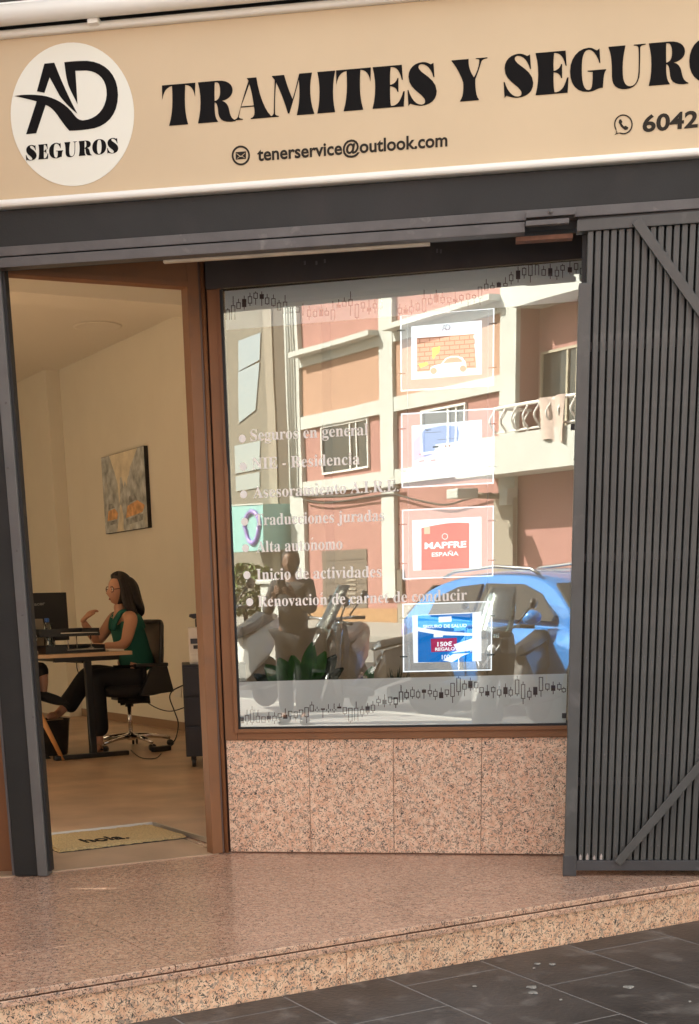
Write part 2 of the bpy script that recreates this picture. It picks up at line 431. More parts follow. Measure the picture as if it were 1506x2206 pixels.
# paving tiles: columns .395 m wide running away from the step, joints staggered by half a tile
TW = .3955
u_ref = FS.uv(onz(1219, 2035, -.165))[0]
def w_at(px, py):
    P = onz(px, py, -.175); return (P-FS.o).dot(FS.N)
wjA = w_at(1374, 2087); wjB = w_at(1300, 2050)
tverts = {}
for ci in range(-14, 12):
    u0 = u_ref + ci*TW
    off = wjA if ci % 2 else wjB
    TL = .60
    w = off - math.ceil((off+.05)/TL)*TL
    while w < KERB-.17:
        a = max(w, -.014); b = min(w+TL, KERB-.165); w += TL
        if b-a < .008: continue
        vis = -4 < ci < 9 and a < 2.2
        if not vis and not (-14 < ci < 12): continue
        jz = random.uniform(-.0002, .0003); g0 = .0030
        vs = []
        for dz, ins in ((-.02, 0), (-.0006, 0), (0, .0008)):
            for (uu, ww) in ((u0+g0+ins, a+g0+ins), (u0+TW-g0-ins, a+g0+ins), (u0+TW-g0-ins, b-g0-ins), (u0+g0+ins, b-g0-ins)):
                vs.append(FS.pt(uu, ground_z(max(0.0, ww))+dz+jz, ww))
        fs = [(3, 2, 1, 0), (8, 9, 10, 11)] + [(i+r, (i+1) % 4+r, (i+1) % 4+r+4, i+r+4) for r in (0, 4) for i in range(4)]
        mk('paving_tile', vs, fs, M['tile'], pav)
# gum and leaf scraps stuck on the pavement
M['gum'] = mat('dried_gum', (.30, .285, .255), .85, noise=.3, nscale=120)
for (x, y, r) in ((1149, 2138, .013), (1147, 2126, .014), (1355, 2126, .015), (1208, 2153, .004), (1022, 2124, .006), (1486, 2157, .004), (1158, 2076, .009), (1190, 2077, .009), (1150, 2085, .004)):
    P = onz(x, y, -.16)
    for _ in range(3): P = onz(x, y, ground_z((P-FS.o).dot(FS.N))+.003)
    v, f = lathe(P, (0, 0, 1), [(r, -.002), (r*.9, .0012), (r*.3, .0016)], 14)
    kx = [1+.22*math.sin(3*q+r*999)+random.uniform(-.12, .12) for q in [2*pi*i/14 for i in range(14)]]
    v = [P+Vector(((p-P).x*kx[i % 14]*1.15, (p-P).y*kx[i % 14], (p-P).z)) for i, p in enumerate(v)]
    o = mk('gum_spot', v, f, M['gum'], origin=P); tag(o, kind='stuff')

# ================================================================== GRANITE PLATFORM AND STEP
plat = mk('platform', [FS.pt(u, z, w) for z in (-.3, -.0197) for (u, w) in ((-6, -.0345), (7, -.0345), (7, -6), (-6, -6))], BOXF, M['grout']); tag(plat, kind='structure')
# slabs: joints running away from the street and one parallel to it
uj = sorted([FS.uv(onz(725, 1913))[0], FS.uv(onz(182, 1982))[0]])
st = uj[1]-uj[0]
wm = (onz(660, 1960)-FS.o).dot(FS.N)
print("slab pitch", st, "mid joint w", wm)
us = [uj[0]+k*st for k in range(-4, 7)]
for a, b in zip(us, us[1:]):
    for (w0, w1) in ((-.0, wm), (wm, wm-.8), (wm-.8, wm-1.8)):
        g0 = .0012; zz = random.uniform(-.0006, .0006)
        w0_ = w0 if w0 < -.001 else .0
        fbox('granite_slab', FS, a+g0, b-g0, -.0195, zz, w1+g0, w0_-(g0 if w0 < -.001 else 0), M['granite_floor'], plat, bevel=.003 if w0 == 0 else .001)
# lower strip of the two-layer nosing
for k, (a, b) in enumerate(zip(us, us[1:])):
    fbox('nosing_strip', FS, a+.18, b+.179, -.0455, -.0245, -.034, -.001, M['granite_floor'], plat, bevel=.003)
ur = sorted([FS.uv(onz(393, 2150, -.1))[0]]); du = .62
for k in range(-5, 8):
    a = ur[0]+k*du
    fbox('riser_slab', FS, a+.001, a+du-.001, -.40, -.0470, -.034, -.016+random.uniform(-.001, .001), M['granite_riser'], plat)

# ================================================================== SHOP BUILDING (walls above and beside the front)
bld = thing('shop_building', FA.pt(1.0, 0, -.3), 'shop building with the office at street level and plain storeys above the sign', 'building')
M['facade_up'] = mat('upper_render', (.55, .47, .36), .85, noise=.08, nscale=2)
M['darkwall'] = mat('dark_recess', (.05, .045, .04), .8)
fbox('upper_wall', FA, -9, 12, 3.34, 6.3, -.55, -.10, M['facade_up'], bld)  # storeys out of view, height set so they shade the pavement
fbox('fascia_recess', FA, -9, 12, 2.405, 3.338, -.20, -.062, M['darkwall'], bld)
fbox('soffit', FA, -3.0, 4.2, 2.402, 2.42, -1.3, -.201, M['bronze_dark'], bld)
fbox('side_wall', FA, -9, -.36, 0, 2.40, -.5, -.35, M['facade_up'], bld)
fbox('side_wall', FA, 2.9, 12, 0, 2.40, -.6, -.12, M['facade_up'], bld)
# upper floor over the office; unseen patio added to its left to bring daylight indoors
UPO = (-3.55, 12)
M['patio'] = mat('patio_bounce_white', (.80, .74, .62), .85)  # pale so the added patio bounces daylight into the office
fq = lambda nm, pts, z0, z1, m: mk(nm, [p+Vector((0, 0, z)) for z in (z0, z1) for p in pts], [tuple(range(len(pts)-1, -1, -1)), tuple(range(len(pts), 2*len(pts)))]+[(i, (i+1) % len(pts), len(pts)+(i+1) % len(pts), len(pts)+i) for i in range(len(pts))], m, bld)
_pl = [FS.pt(u, 0, w) for u, w in ((-2.62, -.9), (9, -3.8), (9, -14), (-2.62, -14))]
fq('roof', _pl, 6.0, 6.2, M['facade_up'])
fq('upper_wall', [FS.pt(u, 0, w) for u, w in ((-2.62, -.9), (-2.45, -.9), (-2.45, -14), (-2.62, -14))], 3.45, 5.99, M['patio'])
fq('upper_wall', [FS.pt(u, 0, w) for u, w in ((-2.44, -13.2), (9, -13.2), (9, -13.4), (-2.44, -13.4))], 3.45, 5.99, M['facade_up'])
fq('added_patio_wall', [FS.pt(u, 0, w) for u, w in ((-6.3, .4), (-6.1, .4), (-6.1, -14), (-6.3, -14))], -.2, 6.0, M['patio'])
fq('added_patio_wall', [FS.pt(u, 0, w) for u, w in ((-6.09, -13.5), (-2.63, -13.5), (-2.63, -13.7), (-6.09, -13.7))], -.2, 6.0, M['patio'])
fq('added_patio_floor', [FS.pt(u, 0, w) for u, w in ((-6.09, -1.2), (-2.63, -1.2), (-2.63, -13.49), (-6.09, -13.49))], -.2, -.02, M['patio'])

# ================================================================== SIGN
vb0 = FA.px(200, 434)[1]; 
sg = thing('shop_sign', FA.pt(.9, 2.48, 0), 'long sand coloured shop sign with white frame and black lettering above the shopfront', 'sign')
U0, U1 = -1.6, 3.9
fbox('sign_panel', FA, U0, U1, 2.506, 3.012, -.055, 0.0, M['signpanel'], sg)
def rail_sec(name, z0, z1, w0, w1):
    zc = (z0+z1)/2; r = (z1-z0)/2; n = 7
    sec = [(w0, z0), (w0, z1)] + [(w1 + r*.9*sin(pi*k/n), zc + r*cos(pi*k/n)) for k in range(0, n+1)]
    vs = [FA.pt(u, z, w) for u in (U0, U1) for (w, z) in sec]; k = len(sec)
    fs = [tuple(range(k)), tuple(range(2*k-1, k-1, -1))] + [(i, (i+1) % k, k+(i+1) % k, k+i) for i in range(k)]
    return mk(name, vs, fs, M['signframe'], sg)
rail_sec('frame_rail', 2.480, 2.5055, -.06, .012)
rail_sec('frame_rail', 3.0125, 3.036, -.06, .012)
wS = .0008
cu_, cv_ = FA.px(155.5, 248.5)
v, f = fill([disc_loop(cu_, cv_, .2265, .2245, 64)]); o = mk('logo_disc', *thicken([FA.pt(p.x, p.y, wS) for p in v], f, FA.N, .001), M['disc'], sg)
k_ = 1/1.9816
def c1(*pts): return [(x*k_, y*k_) for x, y in pts]
def curve_px(d): return [[(x*k_, y*k_) for x, y in l] for l in path(d, 8)]
logo = curve_px("M190 272 L232 268 C262 345 295 420 331 486 C300 462 275 435 256 410 L212 330 L190 396 L158 390 Z"
                " M64 410 C95 403 140 403 180 408 C235 416 285 445 318 492 C330 508 342 514 356 514 C410 510 452 468 456 405 C458 345 425 305 370 301 L322 302 L331 444 C312 405 300 385 292 362 C284 335 282 320 280 304 L275 266 C305 262 340 260 372 260 C450 265 503 318 504 405 C503 492 455 545 375 552 C345 556 320 558 296 558 C275 535 262 515 246 492 C230 470 215 455 195 448 L155 569 L112 573 L157 433 C125 424 95 417 64 410 Z")
o = print_px('logo_mark', FA, logo, wS+.0014, M['ink'], sg)
GLY = {
 'T': (.86, "M0 1 L.86 1 L.85 .66 C.82 .85 .74 .95 .61 .965 L.60 .965 C.58 .6 .58 .3 .67 .02 L.67 0 L.19 0 L.19 .02 C.28 .3 .28 .6 .26 .965 L.25 .965 C.12 .95 .04 .85 .01 .66 Z"),
 'I': (.44, "M0 1 L.44 1 L.44 .98 C.37 .7 .37 .3 .44 .02 L.44 0 L0 0 L0 .02 C.07 .3 .07 .7 0 .98 Z"),
 'E': (.66, "M0 1 L.60 1 L.62 .64 L.60 .64 C.56 .85 .5 .95 .40 .965 L.37 .965 C.355 .8 .355 .7 .36 .54 C.43 .55 .49 .6 .51 .69 L.53 .69 L.53 .36 L.51 .36 C.49 .46 .43 .50 .36 .51 C.355 .3 .36 .1 .38 .035 L.42 .035 C.52 .05 .58 .15 .63 .36 L.66 .36 L.64 0 L0 0 L0 .02 C.07 .3 .07 .7 0 .98 Z"),
 'R': (.82, "M0 1 L.42 1 C.62 1 .75 .9 .75 .74 C.75 .6 .64 .52 .52 .5 C.62 .46 .66 .38 .68 .25 C.70 .12 .74 .03 .82 .0 L.82 -.02 C.6 -.05 .46 .02 .44 .2 C.43 .36 .42 .46 .36 .48 C.355 .3 .36 .1 .43 .02 L.43 0 L0 0 L0 .02 C.07 .3 .07 .7 0 .98 Z M.36 .965 C.355 .8 .355 .65 .36 .51 C.45 .53 .48 .6 .48 .74 C.48 .88 .45 .96 .40 .965 Z"),
 'A': (.92, "M.30 1 L.54 1 C.6 .6 .74 .2 .92 .02 L.92 0 L.40 0 L.40 .02 C.50 .04 .51 .12 .48 .30 L.145 .30 C.13 .2 .11 .12 .1 .08 C.1 .05 .14 .03 .2 .02 L.2 0 L0 0 L0 .02 C.05 .03 .07 .06 .085 .1 C.17 .4 .26 .7 .345 .93 Z M.362 .86 L.158 .325 L.475 .325 C.45 .52 .41 .70 .362 .86 Z"),
 'M': (1.16, "M.04 1 L.36 1 C.42 .8 .5 .58 .585 .40 C.66 .6 .72 .85 .76 1 L1.10 1 L1.10 .98 C1.02 .7 1.04 .3 1.16 .02 L1.16 0 L.70 0 L.70 .02 C.78 .3 .78 .6 .75 .86 C.68 .6 .58 .3 .5 .06 L.46 .06 C.36 .4 .24 .65 .145 .84 C.12 .6 .11 .3 .12 .08 C.13 .04 .17 .03 .22 .02 L.22 0 L-.02 0 L-.02 .02 C.04 .03 .07 .05 .085 .1 C.09 .35 .1 .65 .11 .90 L.04 .98 Z"),
 'S': (.63, "M.56 .98 L.58 .64 L.56 .64 C.52 .82 .42 .97 .3 .975 C.24 .975 .22 .92 .25 .86 C.3 .74 .62 .6 .63 .3 C.63 .1 .5 -.02 .3 -.02 C.2 -.02 .14 .02 .06 .05 L.02 0 L0 .38 L.02 .38 C.08 .16 .18 .01 .3 .005 C.38 .0 .40 .08 .36 .15 C.28 .3 .02 .42 .02 .7 C.02 .9 .15 1.02 .32 1.02 C.4 1.02 .46 .98 .5 .95 Z"),
 'Y': (.80, "M0 1 L.38 1 L.38 .98 C.37 .82 .43 .66 .5 .55 C.56 .65 .62 .8 .62 .95 C.62 .98 .56 .98 .54 .98 L.54 1 L.8 1 L.8 .98 C.72 .98 .68 .95 .66 .9 C.62 .75 .57 .62 .53 .5 C.53 .3 .54 .1 .61 .02 L.61 0 L.19 0 L.19 .02 C.26 .1 .27 .3 .26 .45 C.2 .65 .1 .85 0 .98 Z"),
 'G': (.86, "M.7 .98 L.72 .64 L.7 .64 C.64 .84 .54 .975 .44 .975 C.3 .975 .28 .75 .28 .5 C.28 .25 .32 .02 .44 .02 C.52 .02 .54 .1 .54 .4 L.54 .44 L.42 .46 L.42 .48 L.86 .48 L.86 .46 C.8 .4 .8 .3 .78 .05 C.66 .06 .6 -.02 .44 -.02 C.15 -.02 0 .2 0 .5 C0 .8 .18 1.02 .44 1.02 C.54 1.02 .58 .96 .64 .94 Z"),
 'U': (.88, "M0 1 L.4 1 L.4 .98 C.33 .7 .33 .5 .34 .3 C.35 .12 .42 .03 .52 .03 C.64 .03 .7 .15 .71 .35 C.72 .6 .72 .8 .71 .92 C.7 .97 .64 .98 .6 .98 L.6 1 L.88 1 L.88 .98 C.8 .97 .76 .96 .75 .92 C.75 .8 .75 .6 .74 .33 C.73 .1 .62 -.03 .42 -.03 C.2 -.03 .08 .08 .08 .3 C.08 .55 .08 .8 0 .98 Z"),
 'O': (.86, "M.43 1.02 C.70 1.02 .86 .80 .86 .5 C.86 .2 .70 -.02 .43 -.02 C.16 -.02 0 .2 0 .5 C0 .8 .16 1.02 .43 1.02 Z M.43 .985 C.32 .985 .285 .75 .285 .5 C.285 .25 .32 .015 .43 .015 C.54 .015 .575 .25 .575 .5 C.575 .75 .54 .985 .43 .985 Z"),
}
def glyph_px(ch, fr, x0, x1, base, top, w, m, parent, name='letter'):
    """one letter of the sign, between two pixel columns and two baselines"""
    wd, d = GLY[ch]
    loops = []
    for lp in path(d, 6):
        q = []
        for gx, gy in lp:
            px = x0 + (x1-x0)*gx/wd; yb = base(px); yt = top(px); q.append((px, yb + (yt-yb)*gy))
        loops.append(q)
    return print_px(name, fr, loops, w, m, parent)
bl = lambda x: 269.5 - .0832*(x-385)
tl = lambda x: 184 - .0866*(x-353)
for ch, a, b in (('T', 349, 421), ('R', 427, 508), ('A', 506, 585), ('M', 583, 677), ('I', 684, 722), ('T', 724, 799), ('E', 803, 872), ('S', 878, 941), ('Y', 973, 1050), ('S', 1085, 1149), ('E', 1154, 1225), ('G', 1228, 1306), ('U', 1311, 1391), ('R', 1398, 1483), ('O', 1485, 1565), ('S', 1572, 1632)):
    glyph_px(ch, FA, a, b, bl, tl, wS, M['ink'], sg)
b2 = lambda x: 346 - .0865*(x-57); t2 = lambda x: 314 - .0865*(x-57)
xs = [(56, 79), (83, 104), (106, 136), (139, 166), (170, 198), (199, 229), (231, 255)]
for ch, (a, b) in zip("SEGUROS", xs): glyph_px(ch, FA, a, b, b2, t2, wS+.0014, M['ink'], sg)
text_px('email_line', FA, "tenerservice@outlook.com", (555, 346.5), (964, 314.5), 29, wS, M['ink2'], sg, bold=.022)
text_px('phone_line', FA, "60423", (1384, 284), (1531, 270.5), 36, wS, M['ink2'], sg, bold=.028, spacing=1.02)
def ring(cx, cy, r0, r1, fr, w, m, parent, name): return print_px(name, fr, [disc_loop(cx, cy, r1*.96, r1*1.04), disc_loop(cx, cy, r0*.96, r0*1.04)], w, m, parent)
ring(519, 335, 16.5, 20.5, FA, wS, M['ink2'], sg, 'mail_icon_ring')
sl = -.085
def rq(cx, cy, pts): return [(cx+x, cy+y+sl*x) for x, y in pts]
print_px('mail_icon', FA, [rq(519, 335, [(-11, -8), (11, -8), (11, 8), (-11, 8)]), rq(519, 335, [(-9.5, -5.8), (0, 1.2), (9.5, -5.8), (9.5, -4), (3, 1.5), (9.5, 6), (8, 6.4), (1.5, 2.4), (0, 3.6), (-1.5, 2.4), (-8, 6.4), (-9.5, 6), (-3, 1.5), (-9.5, -4)])], wS, M['ink2'], sg)
wa_o = [(1343+20*cos(t), 268-21.5*sin(t)) for t in [radians(x) for x in range(-118, 231, 12)]] + [(1323.5, 291)]
wa_i = [(1343+17.4*cos(t), 268-18.8*sin(t)) for t in [radians(x) for x in range(-112, 224, 12)]] + [(1327.5, 287)]
print_px('phone_icon_bubble', FA, [wa_o, wa_i], wS, M['ink2'], sg)
print_px('phone_icon', FA, [[(1334, 258), (1338, 257), (1341, 263), (1339, 266), (1344, 272.5), (1348, 271), (1354, 275), (1352, 279), (1346, 280), (1338, 273), (1333, 264)]], wS, M['ink2'], sg)
# roller cassette above the sign
rl = thing('awning_cassette', FA.pt(0.2, 3.09, .1), 'round white awning cassette mounted above the sign', 'awning')
zc_ = (FA.px(150, 42, .06)[1] + FA.px(150, -3, .06)[1])/2; rr_ = (FA.px(150, -3, .06)[1] - FA.px(150, 42, .06)[1])/2
tube('cassette_tube', [FA.pt(-1.7, zc_, .06), FA.pt(3.6, zc_, .06)], rr_, M['signframe'], rl, 20)
fbox('cassette_back', FA, -1.7, 3.6, zc_+rr_*.3, zc_+rr_+.02, -.06, .03, M['signframe'], rl, bevel=.004)
for uu in (FA.px(207, 48)[0], 1.6, 3.0):
    fbox('bracket', FA, uu-.018, uu+.018, zc_-rr_-.012, zc_-rr_+.01, -.06, .05, M['signframe'], rl)

# ================================================================== BEAM, TRACK, POST
bm_ = thing('fascia_beam', FA.pt(.9, 2.36, 0), 'wide charcoal painted steel beam under the sign', 'beam')
fbox('beam_plate', FA, -3.2, 4.6, 2.358, 2.478, -.06, -.012, M['charcoal'], bm_, bevel=.003)
tk = thing('gate_track', FA.pt(.9, 2.30, 0), 'worn grey two-rail gate track below the charcoal beam', 'track')
fbox('rail', FA, -3.2, 4.6, 2.324, 2.356, -.05, 0.0, M['trackgrey'], tk, bevel=.003)
fbox('rail', FA, -3.2, FA.px(1131, 495)[0], 2.286, 2.319, -.05, .004, M['trackgrey'], tk, bevel=.003)
fbox('track_core', FA, -3.2, 4.6, 2.30, 2.357, -.12, -.052, M['black'], tk)
h0 = FA.px(1132, 487); h1 = FA.px(1238, 478)
fbox('roller_cover', FA, h0[0], h1[0], 2.3245, 2.345, .001, .03, M['trackgrey'], tk, bevel=.004)
fbox('roller_plate', FA, h0[0], h1[0]-.02, 2.300, 2.316, .005, .028, M['trackgrey'], tk, bevel=.003)
v, f = lathe(FA.pt((h0[0]+h1[0])/2, 2.338, .029), FA.N, [(.008, 0), (.008, .006), (.003, .01)], 10); mk('bolt', v, f, M['trackgrey'], tk)
a0 = FA.px(345, 568); a1 = FA.px(925, 526)
o = fbox('soffit_strip', FA, a0[0], a1[0], 2.279, 2.290, -.075, -.052, M['cream'], bm_, bevel=.002)
o = fbox('timber_offcut', FA, FA.px(1112, 517)[0], FA.px(1236, 505)[0], 2.272, 2.286, -.10, -.055, M['redwood'], bm_)
# left post
ps = thing('gate_post', FA.pt(-.08, 0, 0), 'charcoal steel post with pale front flange at the left of the doorway', 'post')
P0 = onz(25, 1889); FPo = Frame(P0, -7.0)
ub = FPo.px(82, 1889)[0]; uc = FPo.px(103, 1889)[0]; ud = FPo.px(109, 1887)[0]
fbox('post_body', FPo, .014, ub-.003, .002, 2.30, -.09, -.004, M['charcoal'], ps, bevel=.004)
fbox('post_edge', FPo, 0, .012, .004, 2.30, -.10, -.010, M['trackgrey'], ps, bevel=.004)
fbox('post_flange', FPo, ub, uc, .003, 2.30, -.07, .004, M['postface'], ps, bevel=.003)
fbox('rubber_seal', FPo, uc+.001, ud, .02, 2.30, -.06, -.012, M['black'], ps)
for (x, y) in ((13, 868), (17, 1008), (36, 1187), (49, 1325), (72, 1545)):
    uu, vv = FPo.px(x, y, .004)
    v, f = lathe(FPo.pt(uu, vv, .0035), FPo.N, [(.0045, 0), (.0045, .002), (.002, .003)], 10); mk('screw', v, f, M['trackgrey'], ps)
bd = thing('side_board', FPo.pt(-.1, 0, -.12), 'brown aluminium panel left of the charcoal post', 'panel')
fbox('board', FPo, -.6, -.002, .003, 2.4012, -.16, -.112, M['bronze'], bd)

# ================================================================== DOOR AND WINDOW FRAME (bronze aluminium)
df = thing('shopfront_frame', FC0.pt(0, 0, 0), 'brown aluminium door and window frame between doorway and shop window', 'frame')
uL = FC.px(483, 640)[0]; uG0, uG1 = FC.px(518, 1560)[0], FC.px(1222, 1555)[0]
uSt = FC0.px(487, 1590)[0]; vSill = FC0.px(800, 1591)[1]
GV0, GV1 = 0.0, FC.px(870, 592)[1]            # pane height along the pane
# door jamb: box, groove, round bead
jd = FD.px(457, 1800)[0]; jd2 = FD.px(472, 1800)[0]
fbox('door_jamb', FD, jd, jd+.048, .003, 2.40, -.07, .0, M['bronze'], df, bevel=.003)
fbox('jamb_cover', FD, jd+.0505, jd+.060, .003, 2.40, -.07, -.006, M['bronze_dark'], df)
pb = FD.pt(jd+.068, 0, -.004)
tube('jamb_bead', [Vector((pb.x, pb.y, .003)), Vector((pb.x, pb.y, 2.40))], .0095, M['bronze'], df, 12)
fbox('jamb_back', FC0, uSt-.05, uSt-.002, .003, 2.40, -.10, -.02, M['bronze_dark'], df)
fbox('door_head', FD, -.765, jd+.047, 2.293, 2.40, -.06, -.002, M['bronze'], df, bevel=.003)
fbox('door_head_bead', FD, -.765, jd-.001, 2.293, 2.312, -.001, .006, M['bronze'], df)
# window stile, sill and their inner beads
fbox('window_stile', FC0, uSt, uG0-.012, vSill, 2.40, -.05, .012, M['bronze'], df, bevel=.003)
fbox('window_stile_bead', FC0, uG0-.022, uG0-.006, vSill+.03, 2.30, .0125, .022, M['bronze'], df, bevel=.002)
vG = _c.z+.552
fbox('window_sill', FC0, uG0-.0115, uG1+.25, vSill, vG-.012, -.05, .012, M['bronze'], df, bevel=.003)
fbox('window_sill_bead', FC0, uG0-.006, uG1+.25, vG-.022, vG-.006, .0125, .022, M['bronze'], df, bevel=.002)
fbox('gasket', FC, uG0-.008, uG1+.02, -.012, .002, -.012, .006, M['black'], df)
fbox('gasket', FC, uG0-.010, uG0, .0, GV1, -.012, .007, M['black'], df)
fbox('window_stile', FC0, uG1+.10, uG1+.25, 0.003, 2.40, -.05, .0, M['bronze'], df)
hd = thing('window_header', FC0.pt(.7, 2.3, 0), 'dark brown header board over the shop window with screw holes', 'header')
fquad('header_board', FC0, [(uSt+.001, 2.284), (uG1+.099, 2.284), (uG1+.099, 2.401), (uSt+.001, 2.401)], -.04, .026, M['header'], hd)
for (x, y) in ((657, 566), (682, 566), (700, 562), (942, 540), (950, 541)):
    uu, vv = FC0.px(x, y, .026)
    fbox('screw_hole', FC0, uu-.004, uu+.003, vv-.007, vv+.006, .0262, .029, M['trackgrey'], hd)

# ================================================================== PLINTH
pl = thing('plinth_wall', FC0.pt(.7, 0, 0), 'low granite plinth wall of four speckled panels below the shop window', 'wall')
ups = [FC0.px(491, 1700)[0], FC0.px(667, 1700)[0], FC0.px(848, 1700)[0], FC0.px(1037, 1700)[0], FC0.px(1037, 1700)[0]+.40]
for a, b in zip(ups, ups[1:]):
    fbox('granite_panel', FC0, a+.0012, b-.0012, .006, vSill-.002, -.03, random.uniform(-.0012, .0012), M['granite'], pl, bevel=.0012)
fbox('plinth_core', FC0, ups[0]+.004, ups[-1]+.1, .002, vSill-.003, -.12, -.004, M['grout'], pl)

# ================================================================== WINDOW PANE, FILM, LETTERING
wp = thing('shop_window', FC.pt(.7, 0, 0), 'large shop window pane with frosted bands, white service list and street reflections', 'window')
fbox('pane', FC, uG0-.006, uG1+.02, .0, GV1+.003, -.006, 0.0, None, wp, mats=[M['glass'], M['glass_inner']], midx=[1, 0, 0, 0, 0, 0])
wF = -.0026
def film(name, q):
    return fquad(name, FC, [FC.px(x, y, wF) for x, y in q], wF-.001, wF, M['film'], wp)
film('frosted_band', [(484, 627), (1259, 561), (1243, 649), (487, 711)])
film('frosted_band', [(515, 1469), (1222, 1451), (1219, 1557), (518, 1568)])
LIST = [("Seguros en general", (540, 950), (793, 937), 25, (522, 945)), ("NIE - Residencia", (544, 1011), (775, 1000), 25, (524, 1005)),
 ("Asesoramiento A.I.R.E.", (546, 1073), (859, 1058), 25, (525, 1065)), ("Traducciones juradas", (550, 1132), (828, 1122), 25, (527, 1124)),
 ("Alta autónomo", (553, 1190), (738, 1183), 25, (529, 1181)), ("Inicio de actividades", (553, 1250), (822, 1243), 25, (532, 1239)),
 ("Renovación de carnet de conducir", (556, 1307), (1006, 1293), 24, (538, 1297))]
def serif(s):
    r = []
    for ch in s:
        if ch == 'ó': r.append(chr(0x1D41A+14)); r.append('\u0301')
        elif 'a' <= ch <= 'z': r.append(chr(0x1D41A+ord(ch)-97))
        elif 'A' <= ch <= 'Z': r.append(chr(0x1D400+ord(ch)-65))
        else: r.append(ch)
    return ''.join(r)
for s, a, b, h, c in LIST:
    text_px('list_line', FC, serif(s), a, b, h, .0006, M['window_vinyl'], wp, t=.0008, cap=.70)
    print_px('list_bullet', FC, [disc_loop(c[0], c[1], 7.6, 8.6, 20)], .0006, M['window_vinyl'], wp, t=.0008)
CB1 = [(155,1825,1825,1875,1875,1),(197,1765,1810,1860,1885,0),(238,1735,1765,1870,1885,0),(285,1770,1815,1870,1870,0),(330,1820,1820,1870,1870,0),(374,1785,1815,1850,1870,1),(420,1785,1815,1860,1880,0),(462,1795,1795,1830,1875,0),(507,1755,1805,1840,1840,1),(547,1775,1775,1820,1845,0),(592,1780,1780,1830,1860,0),(635,1765,1765,1810,1845,0),(680,1745,1745,1825,1875,0),(722,1700,1725,1780,1780,0),(765,1740,1760,1775,1780,0),(812,1755,1755,1767,1830,1),(857,1720,1760,1775,1790,0),(903,1715,1760,1772,1790,0),(945,1715,1740,1755,1755,1),(990,1745,1745,1800,1810,0),(1035,1750,1750,1860,1870,0),(1082,1700,1750,1855,1855,0),(1130,1735,1760,1805,1825,0),(1175,1710,1738,1790,1805,1),(1218,1695,1725,1775,1790,0),(1263,1655,1678,1712,1735,0),(1312,1640,1685,1720,1745,1),(1357,1660,1660,1710,1730,0),(1402,1665,1665,1720,1750,0),(1445,1565,1620,1705,1705,0),(1490,1600,1622,1670,1680,0)]
CB2 = [(45,1550,1555,1605,1630,0),(85,1460,1505,1585,1585,0),(127,1490,1510,1555,1565,0),(170,1470,1490,1545,1560,0),(213,1490,1505,1550,1560,0),(257,1485,1490,1515,1560,1),(302,1450,1495,1525,1545,0),(343,1485,1500,1545,1570,0),(387,1475,1510,1555,1555,1),(430,1490,1490,1530,1545,0),(473,1440,1440,1545,1590,0),(518,1385,1400,1508,1535,0),(563,1420,1445,1490,1540,0),(607,1400,1425,1478,1500,1),(650,1430,1432,1480,1510,0),(692,1470,1472,1515,1540,0),(735,1455,1502,1535,1545,1),(780,1465,1472,1510,1555,0),(825,1465,1490,1535,1550,0),(872,1445,1472,1525,1548,1),(912,1470,1490,1535,1545,0),(960,1385,1415,1525,1540,0),(1005,1430,1450,1560,1600,0),(1052,1475,1500,1550,1570,0),(1097,1470,1470,1530,1545,1),(1140,1395,1395,1500,1545,0),(1188,1445,1445,1490,1500,0),(1232,1430,1458,1500,1525,1),(1278,1435,1450,1490,1500,0),(1312,1470,1480,1510,1515,0)]
CT1 = [(80,480,490,575,575,0),(125,380,455,575,575,0),(170,400,430,485,485,0),(217,375,402,470,490,1),(265,350,380,440,460,0),(312,340,350,400,450,0),(363,340,362,402,460,1),(408,360,390,445,450,0),(460,365,397,460,465,0),(507,410,432,497,497,0),(557,370,425,525,525,0),(607,475,475,520,520,0),(660,465,465,515,515,0),(705,440,500,500,540,0),(757,460,490,550,580,0),(805,490,500,550,555,0),(857,450,485,545,545,1),(903,475,500,540,540,0),(955,420,490,580,580,0),(1003,405,450,475,475,1),(1050,390,420,465,465,0),(1102,340,405,460,540,0),(1155,440,445,560,570,0),(1205,430,430,480,510,0),(1255,410,475,505,530,1),(1305,405,440,480,520,0),(1353,400,430,480,490,0)]
CT2 = [(75,400,430,475,490,0),(120,410,440,475,480,1),(162,370,420,465,490,0),(210,390,398,450,460,0),(258,295,360,460,470,0),(305,330,360,405,410,0),(350,295,335,390,395,1),(398,315,350,395,400,0),(447,350,352,395,440,0),(493,310,365,388,400,1),(540,330,335,375,400,0),(590,320,325,370,420,0),(635,330,335,360,400,0),(680,270,272,360,410,0),(727,215,250,300,300,0),(773,240,262,290,290,0),(822,235,240,278,278,1),(872,200,245,270,270,0),(915,160,180,230,255,0),(967,120,150,215,240,1),(1013,125,130,185,210,0),(1060,105,105,190,240,0),(1110,105,105,185,185,0),(1160,115,140,190,190,0),(1210,100,132,192,215,1),(1260,120,145,195,220,0),(1303,100,110,150,205,0),(1358,75,125,165,178,1),(1405,95,95,145,170,0),(1450,125,130,180,200,0)]
wC = wF + .0002
mbl = MB(); mbf = MB()
def rect(mb, x0, y0, x1, y1):
    q = [FC.px(x, y, wC) for x, y in ((x0, y0), (x1, y0), (x1, y1), (x0, y1))]
    mb.add([FC.pt(u, v, w) for w in (wC, wC+.0006) for u, v in q], BOXF)
